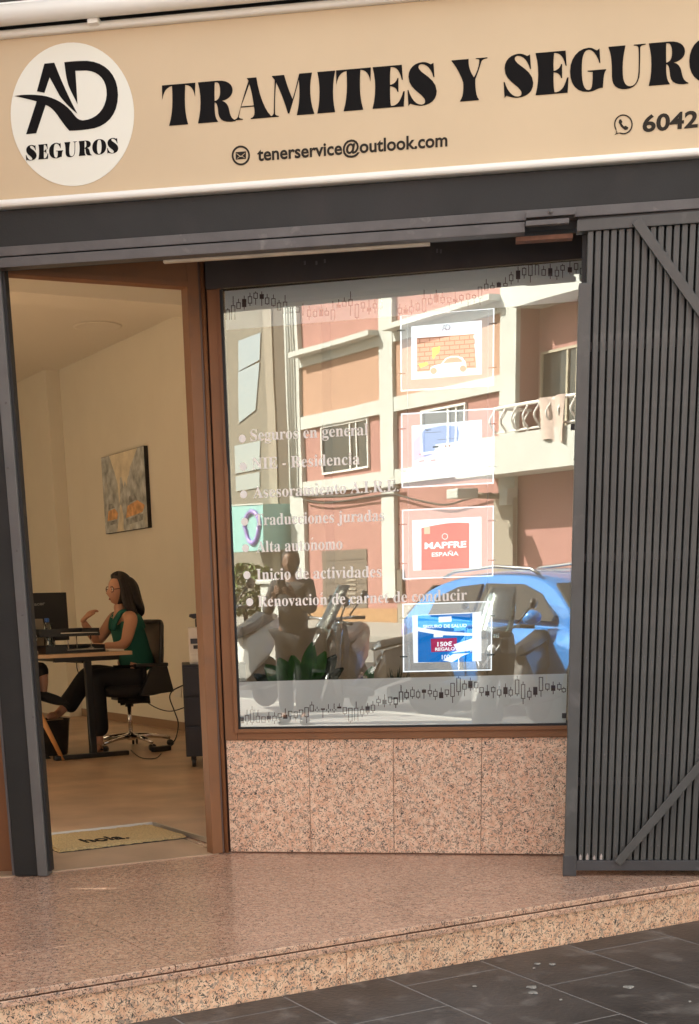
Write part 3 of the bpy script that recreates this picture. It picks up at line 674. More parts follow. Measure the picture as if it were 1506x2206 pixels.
for data, sc_, ox, oy in ((CB1, 3.765, 480, 1060), (CB2, 3.502, 840, 1060), (CT1, 3.862, 470, 540), (CT2, 3.502, 840, 540)):
    for (x, wt, bt, bb, wb, fl) in data:
        X = ox+x/sc_; Y = [oy+q/sc_ for q in (wt, bt, bb, wb)]; hw = 4.6; lw = .8
        if Y[1]-Y[0] > 1: rect(mbl, X-lw, Y[0], X+lw, Y[1]-.1)
        if Y[3]-Y[2] > 1: rect(mbl, X-lw, Y[2]+.1, X+lw, Y[3])
        if fl: rect(mbf, X-hw, Y[1], X+hw, Y[2])
        else:
            rect(mbl, X-hw, Y[1], X-hw+1.6, Y[2]); rect(mbl, X+hw-1.6, Y[1], X+hw, Y[2])
            if Y[2]-Y[1] > 4:
                rect(mbl, X-hw+1.7, Y[1], X+hw-1.7, Y[1]+1.6)
                if Y[3]-Y[2] > 1 or Y[2]-Y[1] < 18: rect(mbl, X-hw+1.7, Y[2]-1.6, X+hw-1.7, Y[2])
mbl.mk('chart_lines', M['chart'], wp); mbf.mk('chart_bodies', M['chartfill'], wp)
# little black glass clips at the right edge
for (x, y) in ((1234, 920), (1215, 1541)):
    uu, vv = FC.px(x, y, .002); fbox('glass_clip', FC, uu-.008, uu+.01, vv-.01, vv+.01, .0005, .02, M['plastic'], wp, bevel=.002)
# ================================================================== FOLDED GATE LEAF
gt = thing('folding_gate', FG.pt(.4, 0, 0), 'charcoal slatted steel gate leaf folded open at the right of the window', 'gate')
GUR = .86
gz0 = FG.px(1300, 1875)[1]; gz1 = FG.px(1300, 1853)[1]; gzt1 = FG.px(1300, 463)[1]; gzt0 = FG.px(1300, 496)[1]
gst = FG.px(1248, 611)[1]
gs0 = 0.0; gs1 = FG.px(1257, 1250)[0]
print("gate", gz0, gz1, gzt0, gzt1, gst, gs1)
fbox('stile', FG, gs0, gs1, max(.004, gz0), gst, -.045, .012, M['gategrey'], gt, bevel=.004)
fbox('stile', FG, GUR-.05, GUR, max(.004, gz0), gzt0, -.045, .006, M['gategrey'], gt, bevel=.004)
tl0 = FG.px(1243, 480)[0]
fbox('top_rail', FG, tl0, GUR+.02, gzt0, gzt1-.012, -.045, .010, M['gategrey'], gt, bevel=.003)
fbox('top_flange', FG, tl0+.004, GUR+.02, gzt1-.0118, gzt1, -.045, -.004, M['gatedark'], gt)
fbox('bottom_rail', FG, gs1+.001, GUR-.051, max(.006, gz0), gz1, -.045, .008, M['gatedark'], gt, bevel=.003)
fbox('stile_foot', FG, gs0-.004, gs1+.003, .002, gz1+.02, -.047, .014, M['gatedark'], gt, bevel=.003)
bu0 = FG.px(1271, 560)[0]; pitch = (FG.px(1494, 1200)[0]-FG.px(1291, 1200)[0])/(203/16.0)
def slat(u, z0, z1):
    w = .0102; sec = [(-w, -.02), (-w, .0055), (-w+.0015, .008), (-w+.004, .009), (w-.004, .009), (w-.0015, .008), (w, .0055), (w, -.02)]
    vs = [FG.pt(u+a, z, b-.009) for z in (z0, z1) for a, b in sec]; k = len(sec)
    fs = [tuple(range(k)), tuple(range(2*k-1, k-1, -1))]+[(i, (i+1) % k, k+(i+1) % k, k+i) for i in range(k)]
    return mk('slat', vs, fs, M['gategrey'], gt)
s0 = slat(bu0, gst+.001, gzt0-.001)
s1 = slat(bu0+pitch, gz1+.001, gzt0-.001)
nsl = int((GUR-.06-bu0-pitch)/pitch)
for k in range(1, nsl+1): copy_obj(s1, gt, FG.U*(pitch*k))
fbox('gap_shade_sheet', FG, gs0+.01, GUR-.01, gz0+.02, gzt0, -.046, -.042, M['black'], gt)  # black sheet puts shade into the gaps between the slats
for zz in (.35, 1.18, 1.9):
    fbox('cross_bar', FG, gs1, GUR-.05, zz, zz+.03, -.041, -.032, M['gatedark'], gt)
# diagonal braces
def brace(pa, pb, wd, ext):
    a = Vector(FG.px(*pa, .02)); b = Vector(FG.px(*pb, .02)); d = (b-a).normalized(); b = a+d*ext; n = Vector((-d.y, d.x))*wd
    fquad('brace', FG, [tuple(a+n), tuple(a-n), tuple(b-n), tuple(b+n)], .011, .024, M['gategrey'], gt, bevel=.003)
brace((1370, 474), (1506, 664), .0165, .70)
brace((1330, 1860), (1506, 1652), .0165, .62)
mbr = MB()
for (y, st_) in ((1625, 1), (1822, 1), (1415, 2), (1205, 3)):
    zz = FG.px(1380, y)[1]
    for k in range(0, nsl, st_): mbr.add(*lathe(FG.pt(bu0+pitch*(k+1), zz, .0002), FG.N, [(.0035, 0), (.0035, .0012), (.001, .002)], 8))
o = mbr.mk('rivets', M['trackgrey'], gt); o['kind'] = 'stuff'
# scraped paint near the foot
M['scrape'] = mat('scraped_paint', (.42, .36, .33), .8, noise=.4, nscale=60)
for k in range(4):
    u = bu0+pitch*(k+1); h = random.uniform(.02, .045)
    fquad('paint_scrape', FG, [(u-.005, gz1+.002), (u+.004, gz1+.002), (u+.003, gz1+h*.7), (u-.001, gz1+h), (u-.006, gz1+h*.5)], .0001, .0007, M['scrape'], gt)
# ================================================================== OFFICE ROOM
ZF, ZC = .020, 3.312
PT = onz(329, 1772.5, ZF); uT = FS.uv(PT)[0]; wT = (PT-FS.o).dot(FS.N)
uR = FS.uv(FP.o)[0]; wB = -13.0; uLw = -2.3
uJ = uT
def S(u, z, w): return FS.pt(u, z, w)
wJ = (FD.pt(jd+.02, 0, -.04)-FS.o).dot(FS.N)
# soffit and lintel above door and window
so = [FA.pt(-3, 0, -.2), FA.pt(4.2, 0, -.2), FC0.pt(uG1+.9, 0, -.06), FC0.pt(uSt, 0, -.06), FD.pt(-.77, 0, -.05), FA.pt(-3, 0, -.36)]
bpy.data.objects.remove(bpy.data.objects['soffit'])
n_ = len(so)
mk('soffit', [p+Vector((0, 0, 2.402)) for p in so]+[p+Vector((0, 0, 2.42)) for p in so], [tuple(range(n_)), tuple(range(2*n_-1, n_-1, -1))]+[(i, (i+1) % n_, n_+(i+1) % n_, n_+i) for i in range(n_)], M['cream'], bld)  # unseen underside, kept pale to bounce light onto the frosted band
fbox('lintel', FD, -.765, jd+.05, 2.422, 3.33, -.12, -.04, M['plasterwall'], bld)
fbox('lintel', FC0, uSt, uG1+1.9, 2.422, 3.33, -.14, -.06, M['plasterwall'], bld)
fbox('pier_wall', FC0, uG1+.2505, uG1+1.9, 0.002, 2.40, -.16, -.02, M['darkwall'], bld)  # unseen wall, its dark colour stands for the shade behind the bars
# floor
fl_poly = [(uT, wT), (uT, wJ), ]
q = [FC0.pt(uSt+.02, 0, -.14), FC0.pt(uG1+2.2, 0, -.14)]
pts = [S(uT, 0, wT), S(uT, 0, wJ), q[0], q[1], S(uR, 0, -2.2), S(uR, 0, wB), S(uLw, 0, wB), S(uLw, 0, wT)]
n_ = len(pts)
flo = mk('office_floor', [p+Vector((0, 0, -.2)) for p in pts]+[p+Vector((0, 0, ZF-.0035)) for p in pts], [tuple(range(n_-1, -1, -1)), tuple(range(n_, 2*n_))]+[(i, (i+1) % n_, n_+(i+1) % n_, n_+i) for i in range(n_)], mat('floor_joint', (.12, .07, .04), .8)); tag(flo, kind='structure')
PW, PLn = .195, 1.25
proto = None
r = 0; w = wT-.002
while w > wB+.3:
    off = random.uniform(0, PLn); u = uLw - off
    while u < uR:
        a = max(u, uLw); b = min(u+PLn, uR-.01); u += PLn
        if b-a < .05: continue
        fbox('floor_plank', FS, a+.0006, b-.0006, ZF-.003, ZF, w-PW+.0006, w-.0006, M['wood'], flo)
    w -= PW
w = wT-.002+PW
while w < wJ+PW:
    lo_w = w-PW; hi_w = min(w, wJ-.02); a = uT+.0125; b = a
    while b < a+1.3 and (S(b+.02, 0, hi_w)-FC0.o).dot(FC0.N) < -.14: b += .02
    if hi_w-lo_w > .02 and b-a > .04: fbox('floor_plank', FS, a, b, ZF-.003, ZF, lo_w+.0006, hi_w-.0006, M['wood'], flo)
    w += PW
# door well: wooden base with trims
fquad('threshold', FS, [(-1.2, -.03), (uT+.4, -.03), (uT+.4, -.001), (-1.2, -.001)], 0, 0.001, M['wood'], None) if False else None
th = [FD.pt(-1.1, 0, -.004), FD.pt(jd+.03, 0, -.004), S(uT-.004, 0, wT+.004), S(-1.3, 0, wT+.004)]
twl = mk('door_well', [p+Vector((0, 0, -.01)) for p in th]+[p+Vector((0, 0, .0035)) for p in th], [(3, 2, 1, 0), (4, 5, 6, 7), (0, 1, 5, 4), (1, 2, 6, 5), (2, 3, 7, 6), (3, 0, 4, 7)], M['wood']); tag(twl, kind='structure')
fbox('back_trim', FS, -1.2, uT, .0036, ZF+.004, wT-.012, wT+.003, M['white_plastic'], twl)
fbox('side_trim', FS, uT-.003, uT+.012, .0036, ZF+.004, wT+.004, wJ-.02, M['alu'], twl)
# walls, ceiling
room = thing('office_room', S(.6, 0, -6), 'cream painted office interior seen through the open doorway', 'room')
fbox('side_wall', FS, uR, uR+.12, -.1, ZC, wB, -2.0, M['plasterwall'], room)
fbox('back_wall', FS, uLw, uR-.001, -.1, ZC, wB-.12, wB, M['plasterwall'], room)
PWN = (-10.5, -2.4)      # opening added to let light from the made-up patio into the office
fbox('side_wall', FS, uLw-.12, uLw-.001, -.1, ZC, PWN[1]+.001, -.1, M['plasterwall'], room)
fbox('side_wall', FS, uLw-.12, uLw-.001, -.1, ZC, wB, PWN[0]-.001, M['plasterwall'], room)
fbox('side_wall', FS, uLw-.12, uLw-.001, 2.9, ZC, PWN[0], PWN[1], M['plasterwall'], room)
for k in range(5):
    wv = PWN[0]+(PWN[1]-PWN[0])*k/4
    fbox('added_patio_frame', FS, uLw-.09, uLw-.03, .0, 2.899, wv-.03 if k else wv+.001, wv+.03 if k < 4 else wv-.001, M['white_plastic'], room)  # frames of the added daylight opening
cp = [S(uLw-.1, 0, wB), S(uR+.1, 0, wB), S(uR+.1, 0, -1.9), FC0.pt(uG1+1.9, 0, -.05), FC0.pt(uSt, 0, -.05), FD.pt(-1.3, 0, -.03), S(uLw-.1, 0, -.05)]
n_ = len(cp)
mk('ceiling', [p+Vector((0, 0, ZC+.001)) for p in cp]+[p+Vector((0, 0, ZC+.1)) for p in cp], [tuple(range(n_)), tuple(range(2*n_-1, n_-1, -1))]+[(i, (i+1) % n_, n_+(i+1) % n_, n_+i) for i in range(n_)], M['ceiling'], room)
# pilaster nearer the window, shallow one farther in, ceiling beam
wpil = -(FS.pt(0, 0, 0)-FS.o).dot(FS.N)
Pq = onz(404, 1584, ZF); wp1 = (Pq-FS.o).dot(FS.N)
fbox('pilaster', FS, uR-.07, uR-.001, -.05, ZC-.001, wp1, wp1+2.2, M['plasterwall'], room)
fbox('ceiling_beam', FS, uLw, uR-.001, ZC-.10, ZC-.001, wp1+.25, wp1+.65, M['ceiling'], room)
cT = FP.px(128, 806); wc = (FP.pt(cT[0], 0)-FS.o).dot(FS.N)
fbox('pilaster', FS, uR-.14, uR-.001, -.05, ZC-.001, wc-1.4, wc, M['plasterwall'], room)
fbox('skirting', FS, uR-.014, uR-.0015, ZF, ZF+.075, wc+.001, wp1-.001, M['skirting'], room)
fbox('skirting', FS, uR-.084, uR-.0715, ZF, ZF+.075, wp1, wp1+2.1, M['skirting'], room)
# flush ceiling disc
u_, v_ = 210, 702
d = ray(u_, v_); P = CAM + d*((ZC-CAM.z)/d.z)
v, f = lathe(P+Vector((0, 0, -.002)), (0, 0, -1), [(.20, 0), (.20, .004), (.18, .008), (.165, .005), (.02, .005)], 28)
o = mk('ceiling_disc', v, f, M['ceiling'], origin=P, smooth=True); tag(o, 'round flush ceiling fitting, unlit, on the office ceiling', 'ceiling light')
# wall socket
P = FP.px(385, 1492)
sk = fbox('wall_socket', FP, P[0]-.07, P[0]+.07, P[1]-.04, P[1]+.04, -.012, -.001, M['white_plastic'], None, bevel=.003, origin=FP.pt(P[0], P[1])); tag(sk, 'white double wall socket above the skirting behind the office chair', 'socket')

# ---------------------------------------------------------------- canvas picture
q = [FP.px(x, y) for x, y in ((226, 985), (318, 962), (328, 1137), (237, 1150))]
cu0 = min(p[0] for p in q); cu1 = max(p[0] for p in q); cv0 = (q[2][1]+q[3][1])/2; cv1 = (q[0][1]+q[1][1])/2
print("canvas", cu0, cu1, cv0, cv1)
cvs = thing('canvas_picture', FP.pt((cu0+cu1)/2, cv0, -.01), 'canvas painting of a grey city street with orange cars on the office wall', 'painting')
M['cv_edge'] = mat('canvas_edge', (.02, .018, .017), .8)
M['cv_grey'] = mat('canvas_grey', (.45, .48, .48), .8, noise=.45, nscale=11, dirt=(.48, .46, .38), dscale=6)
M['cv_sky'] = mat('canvas_sky', (.70, .64, .50), .8, noise=.2, nscale=8)
M['cv_orange'] = mat('canvas_orange', (.66, .38, .18), .8, noise=.35, nscale=15)
M['cv_dark'] = mat('canvas_dark', (.30, .32, .32), .8, noise=.5, nscale=14)
fbox('canvas_body', FP, cu0, cu1, cv0, cv1, -.038, -.002, M['cv_edge'], cvs)
def cvq(name, pts, m, k):
    # canvas coordinates: x 0..1 from the viewer's left, y 0..1 upwards
    W = cu1-cu0; Hh = cv1-cv0
    g = [(cu1-.004-x*(W-.008), cv0+.003+y*(Hh-.006)) for x, y in pts]
    v, f = fill([g]); w = -.0385-.0006*k
    return mk(name, *thicken([FP.pt(p.x, p.y, w) for p in v], f, -FP.N, .0005), m, cvs)
cvq('painted_ground', [(0, 0), (1, 0), (1, 1), (0, 1)], M['cv_grey'], 0)
cvq('painted_sky', [(.2, 1), (.86, 1), (.8, .93), (.74, .86), (.68, .8), (.64, .7), (.6, .66), (.58, .56), (.53, .64), (.5, .56), (.46, .7), (.42, .68), (.40, .42), (.37, .35), (.36, .62), (.31, .76), (.27, .84)], M['cv_sky'], 1)
cvq('painted_street', [(.28, 0), (.44, 0), (.46, .2), (.42, .34), (.39, .34), (.36, .2)], M['cv_sky'], 1)
for pts_ in ([(.06, .16), (.30, .17), (.33, .24), (.26, .31), (.10, .29)], [(.52, .16), (.9, .2), (.96, .28), (.8, .36), (.56, .31)]): cvq('painted_car', pts_, M['cv_orange'], 1)
for pts_ in ([(.1, .31), (.26, .32), (.22, .38), (.12, .38)], [(.58, .34), (.8, .37), (.74, .44), (.62, .43)], [(.08, .10), (.3, .11), (.3, .16), (.06, .15)], [(.55, .07), (.9, .10), (.92, .18), (.52, .14)]): cvq('painted_shadow', pts_, M['cv_dark'], 2)

# ---------------------------------------------------------------- doormat
ma = [onz(x, y, .006) for x, y in ((130, 1838), (392, 1805), (329, 1778), (72, 1806))]
mw = [(FS.uv(p)[0], (p-FS.o).dot(FS.N)) for p in ma]
um1 = (mw[1][0]+mw[2][0])/2; wm0 = (mw[0][1]+mw[1][1])/2; wm1 = max(mw[2][1], wT+.03)
wm1 = wT+.02
um0 = mw[0][0]
print("mat", um0, um1, wm0, wm1)
dm = thing('doormat', S((um0+um1)/2, .004, (wm0+wm1)/2), 'straw coloured coir doormat with a printed greeting inside the doorway', 'doormat')
nx, ny = 60, 34
vs = []; fs = []
for j in range(ny+1):
    for i in range(nx+1):
        e = min(i, nx-i, j, ny-j)
        jx = random.uniform(-.004, .004) if e == 0 else 0
        vs.append(S(um0+(um1-um0)*i/nx+jx, .006+(.012 if e > 0 else .0)+random.uniform(0, .004), wm0+(wm1-wm0)*j/ny+(random.uniform(-.004, .004) if e == 0 else 0)))
for j in range(ny):
    for i in range(nx): a = j*(nx+1)+i; fs.append((a, a+1, a+nx+2, a+nx+1))
mk('coir_pile', vs, fs, M['coir'], dm)
fbox('mat_backing', FS, um0, um1, .004, .0065, wm1, wm0, M['black'], dm)
v, f = text2d("hola.", .012); x1 = max(p.x for p in v)
A_ = onz(184, 1816, .02); B_ = onz(280, 1806, .02); Cc = onz(184, 1797, .02)
ex = (B_-A_)/x1; fw = -FS.N*.115/.73
v3 = [A_ + ex*p.x + fw*p.y for p in v]
mk('lettering', *thicken(v3, f, Vector((0, 0, 1)), .003), M['ink'], dm)

# ---------------------------------------------------------------- desk (short side towards the door)
lg = onz(202, 1632, ZF); FK = Frame((lg.x, lg.y, 0), 28.6)    # u along the short side, w towards the door
dk = thing('desk', FK.pt(0, ZF, -.7), 'office desk with oak top and black T-shaped metal legs', 'desk')
dl, dz = FK.px(62, 1412); dr, dz2 = FK.px(276, 1401)
ZT = (dz+dz2)/2; print("desk top", ZT, dl, dr)
dl -= .12
DL = 1.55
pts = []
def rrect(x0, x1, y0, y1, r, n=5):
    o = []
    for cx, cy, a0 in ((x1-r, y1-r, 0), (x0+r, y1-r, 90), (x0+r, y0+r, 180), (x1-r, y0+r, 270)):
        for k in range(n+1): a = radians(a0+90*k/n); o.append((cx+r*cos(a), cy+r*sin(a)))
    return o
rr = rrect(dl, dr, -DL, .10, .03); n_ = len(rr)
mk('desk_top', [FK.pt(u, ZT-.026, w) for u, w in rr]+[FK.pt(u, ZT, w) for u, w in rr], [tuple(range(n_)), tuple(range(2*n_-1, n_-1, -1))]+[(i, (i+1) % n_, n_+(i+1) % n_, n_+i) for i in range(n_)], M['desk'], dk)
fr0 = FK.px(118, 1643)[0]; fr1 = FK.px(276, 1628)[0]
for w in (0.0, -DL+.2):
    fbox('leg', FK, -.025, .025, ZF+.03, ZT-.06, w-.02, w+.02, M['plastic_sheen'], dk, bevel=.006)
    fbox('foot', FK, fr0, fr1, ZF, ZF+.035, w-.03, w+.03, M['plastic_sheen'], dk, bevel=.01)
    fbox('top_bracket', FK, fr0+.05, fr1-.03, ZT-.06, ZT-.027, w-.025, w+.025, M['plastic_sheen'], dk, bevel=.004)
fbox('cross_beam', FK, -.03, .03, ZT-.075, ZT-.03, -DL+.24, -.03, M['plastic_sheen'], dk)

# ---------------------------------------------------------------- things on the desk
def onW(frm, x, y, w): return frm.px(x, y, w)
tr = thing('letter_tray', FK.pt(-.15, ZT, .0), 'black two-tier letter tray on the near end of the desk', 'letter tray')
for (xa, ya, xb, yb, nm) in ((96, 1407, 224, 1398, 0), (82, 1371, 212, 1366, 1)):
    ua, va = FK.px(xa, ya, .02); ub_, vb = FK.px(xb, yb, .02); v0 = ZT+.002 if nm == 0 else ZT+.002+(FK.px(150, 1368, .02)[1]-FK.px(150, 1404, .02)[1])
    w0, w1 = -.30, .05
    mb = MB().box(FK, ua, ub_, v0, v0+.006, w0, w1).box(FK, ua, ub_, v0+.0061, v0+.052, w0, w0+.006).box(FK, ua, ua+.006, v0+.0061, v0+.052, w0+.0061, w1-.0061).box(FK, ub_-.006, ub_, v0+.0061, v0+.052, w0+.0061, w1-.0061).box(FK, ua, ua+(ub_-ua)*.35, v0+.0061, v0+.052, w1-.006, w1).box(FK, ua+(ub_-ua)*.35+.0001, ub_, v0+.0061, v0+.020, w1-.006, w1)
    mb.mk('tray', M['plastic_sheen'], tr)
    fbox('paper_stack', FK, ua+.03, ub_-.012, v0+.0062, v0+.022, w0+.02, w1-.012, M['paper'], tr)
    if nm == 1:
        vl = v0
        for uu in (ua+.07, ua+.22, ub_-.06):
            for ww in (w1-.03, w0+.03): tube('spacer', [FK.pt(uu, ZT+.03, ww), FK.pt(uu, v0, ww)], .004, M['chrome'], tr, 8)
# papers and mouse at the right end
fbox('paper_sheet', FK, dr-.14, dr-.02, ZT+.001, ZT+.012, -.28, -.03, M['paper'], None, origin=FK.pt(dr-.1, ZT, -.1))
tag(bpy.data.objects['paper_sheet'], 'small pile of white papers by the right edge of the desk', 'paper')
vv, ff = loft([[FK.pt(dr-.20+.035*cos(a)*s, ZT+.002+h, -.2+.055*sin(a)*s) for a in [2*pi*k/12 for k in range(12)]] for s, h in ((1, 0), (1, .012), (.8, .026), (.3, .032))])
o = mk('computer_mouse', vv, ff, M['white_plastic'], smooth=True, origin=FK.pt(dr-.2, ZT, -.2)); tag(o, 'pale computer mouse near the right end of the desk', 'mouse')
# monitor seen from behind
mo = thing('computer_monitor', FK.pt(-.45, ZT, -.85), 'black computer monitor seen from the back on the desk', 'monitor')
wq_ = -.75
ml, mt = FK.px(54, 1278, wq_); mr, _ = FK.px(143, 1278, wq_); mb_ = FK.px(100, 1372, wq_)[1]
fbox('monitor_shell', FK, ml-.10, mr, mb_-.03, mt, wq_-.035, wq_, M['plastic'], mo, bevel=.006)
fbox('stand', FK, ml+.12, ml+.2, ZT+.012, mb_+.1, wq_+.002, wq_+.03, M['plastic'], mo, bevel=.004)
fbox('stand_base', FK, ml, ml+.3, ZT+.001, ZT+.012, wq_-.12, wq_+.06, M['plastic'], mo, bevel=.004)
text_px('monitor_mark', FK, "acer", (74, 1305), (97, 1303), 7.5, wq_+.0006, mat('monitor_print', (.22, .22, .22), .4), mo, bold=.03)
# laptop lid
lt = thing('laptop', FK.pt(-.5, ZT, -.5), 'open laptop with a grey lid turned away at the left end of the desk', 'laptop')
ql = [FK.px(x, y, -.42) for x, y in ((58, 1334), (92, 1333), (104, 1398), (58, 1400))]
ql = [(ql[0][0]-.16, ql[0][1]), ql[1], (ql[2][0], ZT+.014), (ql[3][0]-.16, ZT+.014)]
fquad('lid', FK, ql, -.43, -.42, M['laptop'], lt, bevel=.003)
fbox('keyboard_base', FK, ql[3][0], ql[2][0], ZT+.001, ZT+.013, -.67, -.431, M['laptop'], lt, bevel=.003)
# bottle
bp_ = FK.px(105, 1392, -.30)
bt = thing('water_bottle', FK.pt(bp_[0], ZT, -.30), 'clear plastic water bottle with a blue cap behind the letter tray', 'bottle')
hb = FK.px(101, 1332, -.30)[1]-ZT
v, f = lathe(FK.pt(bp_[0], ZT+.001, -.30), (0, 0, 1), [(.028, 0), (.032, .008), (.032, hb*.35), (.030, hb*.4), (.032, hb*.45), (.032, hb*.62), (.022, hb*.80), (.013, hb*.86), (.013, hb*.9)], 16)
mk('bottle_body', v, f, M['smallglass'], bt, smooth=True)
v, f = lathe(FK.pt(bp_[0], ZT+.001, -.30), (0, 0, 1), [(.016, hb*.88), (.017, hb*.89), (.017, hb*.985), (.014, hb)], 14)
mk('cap', v, f, M['bluecap'], bt, smooth=True)
# panda figurine
pp = FK.px(69, 1392, .04)
pd = thing('panda_figurine', FK.pt(pp[0], ZT, .04), 'small black and white panda toy at the left end of the desk', 'figurine')
M['toy_white'] = mat('toy_white', (.75, .73, .68), .5); M['toy_black'] = mat('toy_black', (.015, .015, .015), .5)
def ball(name, c, r, m, parent, n=12, sq=(1, 1, 1)):
    vs = []; fs = []
    for i in range(n+1):
        t = pi*i/n
        for k in range(n*2): p = pi*k/n; vs.append(Vector(c)+Vector((r*sq[0]*sin(t)*cos(p), r*sq[1]*sin(t)*sin(p), r*sq[2]*cos(t))))
    for i in range(n):
        for k in range(n*2): a = i*2*n; fs.append((a+k, a+(k+1) % (2*n), a+2*n+(k+1) % (2*n), a+2*n+k))
    return mk(name, vs, fs, m, parent, smooth=True)
c = FK.pt(pp[0], ZT, .04)
ball('torso', c+Vector((0, 0, .045)), .034, M['toy_black'], pd, 8, (1, .9, 1.2)); ball('head', c+Vector((.005, 0, .115)), .037, M['toy_white'], pd, 8)
for s in (-1, 1):
    ball('ear', c+FK.U*(.026*s)+Vector((0, 0, .148)), .013, M['toy_black'], pd, 6); ball('eye_patch', c+FK.U*(.014*s+.008)+FK.N*.030+Vector((0, 0, .118)), .009, M['toy_black'], pd, 6)
    ball('foot', c+FK.U*(.02*s)+FK.N*.022+Vector((0, 0, .016)), .016, M['toy_white'], pd, 6)

# ---------------------------------------------------------------- black pedestal with a printer
cb = onz(405, 1640, ZF+.045); FB = Frame((cb.x, cb.y, 0), 4)
cl, ct = FB.px(392, 1433); cbw = .42
cbz = .075
pe = thing('pedestal_cabinet', FB.pt(.2, ZF, -.25), 'black office pedestal on castors just inside the door jamb', 'cabinet')
fbox('carcass', FB, cl, cl+cbw, ZF+cbz, ct, -.52, 0, M['plastic'], pe, bevel=.004)
for k in range(3):
    h = (ct-ZF-cbz-.03)/3
    fbox('drawer_front', FB, cl+.008, cl+cbw-.008, ZF+cbz+.01+k*(h+.004), ZF+cbz+.006+k*(h+.004)+h, .001, .016, M['plastic'], pe, bevel=.003)
for uu in (cl+.05, cl+cbw-.05):
    for ww in (-.04, -.47):
        wh = MB(); wh.add(*lathe(FB.pt(uu-.014, ZF+.033, ww), FB.U, [(.0, 0), (.030, .001), (.033, .008), (.033, .02), (.030, .027), (0, .028)], 14))
        o = wh.mk('castor', M['plastic_sheen'], pe, smooth=True)
        fbox('castor_fork', FB, uu-.018, uu+.018, ZF+.045, ZF+cbz, ww-.012, ww+.012, M['plastic'], o)
wpn = -.06
pl_, pt_ = FB.px(405, 1352, wpn)
pr = thing('printer', FB.pt(cl+.2, ct, -.3), 'off-white desktop printer standing on the black pedestal', 'printer')
fbox('printer_body', FB, pl_, pl_+.36, ct+.001, pt_, -.46, wpn, M['white_plastic'], pr, bevel=.01)
fbox('output_slot', FB, pl_+.03, pl_+.30, ct+(pt_-ct)*.42, ct+(pt_-ct)*.52, wpn+.0005, wpn+.004, M['plastic'], pr)
fbox('panel', FB, pl_+.012, pl_+.10, ct+(pt_-ct)*.56, ct+(pt_-ct)*.70, wpn+.0005, wpn+.006, M['plastic_sheen'], pr)
fbox('front_tray', FB, pl_+.012, pl_+.34, ct+.012, ct+(pt_-ct)*.30, wpn+.0005, wpn+.012, M['white_plastic'], pr, bevel=.004)
sp = FB.px(424, 1350, -.12)
tp = thing('handle_standin', FB.pt(sp[0], pt_, -.12), 'small black shape on top of the printer, standing in for the door handle', 'device')  # stands in for the black door handle at the jamb
fquad('standin_arm', FB, [(sp[0]-.02, pt_+.055), (sp[0]+.05, pt_+.055), (sp[0]+.05, pt_+.09), (sp[0]-.045, pt_+.085), (sp[0]-.05, pt_+.068)], -.15, -.09, M['plastic'], tp, bevel=.004)
fbox('standin_base', FB, sp[0]-.01, sp[0]+.06, pt_+.001, pt_+.054, -.16, -.08, M['plastic'], tp, bevel=.006)
# wastebasket under the desk
wb_ = FK.px(128, 1618, -.35); wbp = FK.pt(wb_[0]-.03, ZF, -.45)
v, f = lathe(wbp, (0, 0, 1), [(.12, .001), (.125, .01), (.155, .26), (.16, .265), (.15, .262), (.118, .02)], 20)
o = mk('waste_bin', v, f, M['plastic'], smooth=True, origin=wbp); tag(o, 'black waste bin on the floor under the desk', 'bin')
# cables and power strip
def cable(px, name, label, zs=None, r=.004):
    pass
cs = onz(352, 1618, ZF); 
stp = fbox('power_strip', Frame((cs.x, cs.y, 0), 45), -.10, .06, ZF+.001, ZF+.04, -.025, .025, M['plastic'], None, bevel=.006, origin=cs); tag(stp, 'black power strip on the floor behind the office chair', 'power strip')
def spline(pts, n=8):
    out = []; P = [Vector(p) for p in pts]; P = [P[0]]+P+[P[-1]]
    for i in range(1, len(P)-2):
        for k in range(n):
            t = k/n; a, b, c, d = P[i-1:i+3]
            out.append(.5*((2*b)+(c-a)*t+(2*a-5*b+4*c-d)*t*t+(3*b-a-3*c+d)*t**3))
    out.append(P[-2]); return out
def fcable(name, frm, pxs, w, r, label, m=M['plastic']):
    pts = []
    for x, y in pxs:
        u, v = frm.px(x, y, w); pts.append(frm.pt(u, max(v, ZF+.006), w))
    o = tube(name, spline(pts), r, m, None, 6, origin=pts[0]); tag(o, label, 'cable'); return o
FCb = Frame((cs.x, cs.y, 0), 20)
fcable('power_cable', FCb, [(362, 1608), (378, 1592), (384, 1560), (377, 1535), (366, 1505), (370, 1490), (382, 1482), (400, 1474)], -.02, .005, 'grey brown cable hanging from pedestal to the power strip')
fcable('phone_cable', FCb, [(302, 1495), (320, 1515), (345, 1528), (370, 1532), (398, 1524)], -.45, .004, 'thin cable sagging along the wall behind the office chair')
o = tube('floor_cable', spline([onz(x, y, ZF+.006) for x, y in ((282, 1616), (296, 1628), (312, 1634), (336, 1633), (347, 1624))]), .004, M['plastic'], None, 6, origin=onz(282, 1616, ZF)); tag(o, 'thin dark cable lying on the floor in front of the castors', 'cable')
fcable('hanging_cable', FK, [(165, 1428), (166, 1440), (170, 1452)], -.9, .004, 'short cable hanging below the desk top')

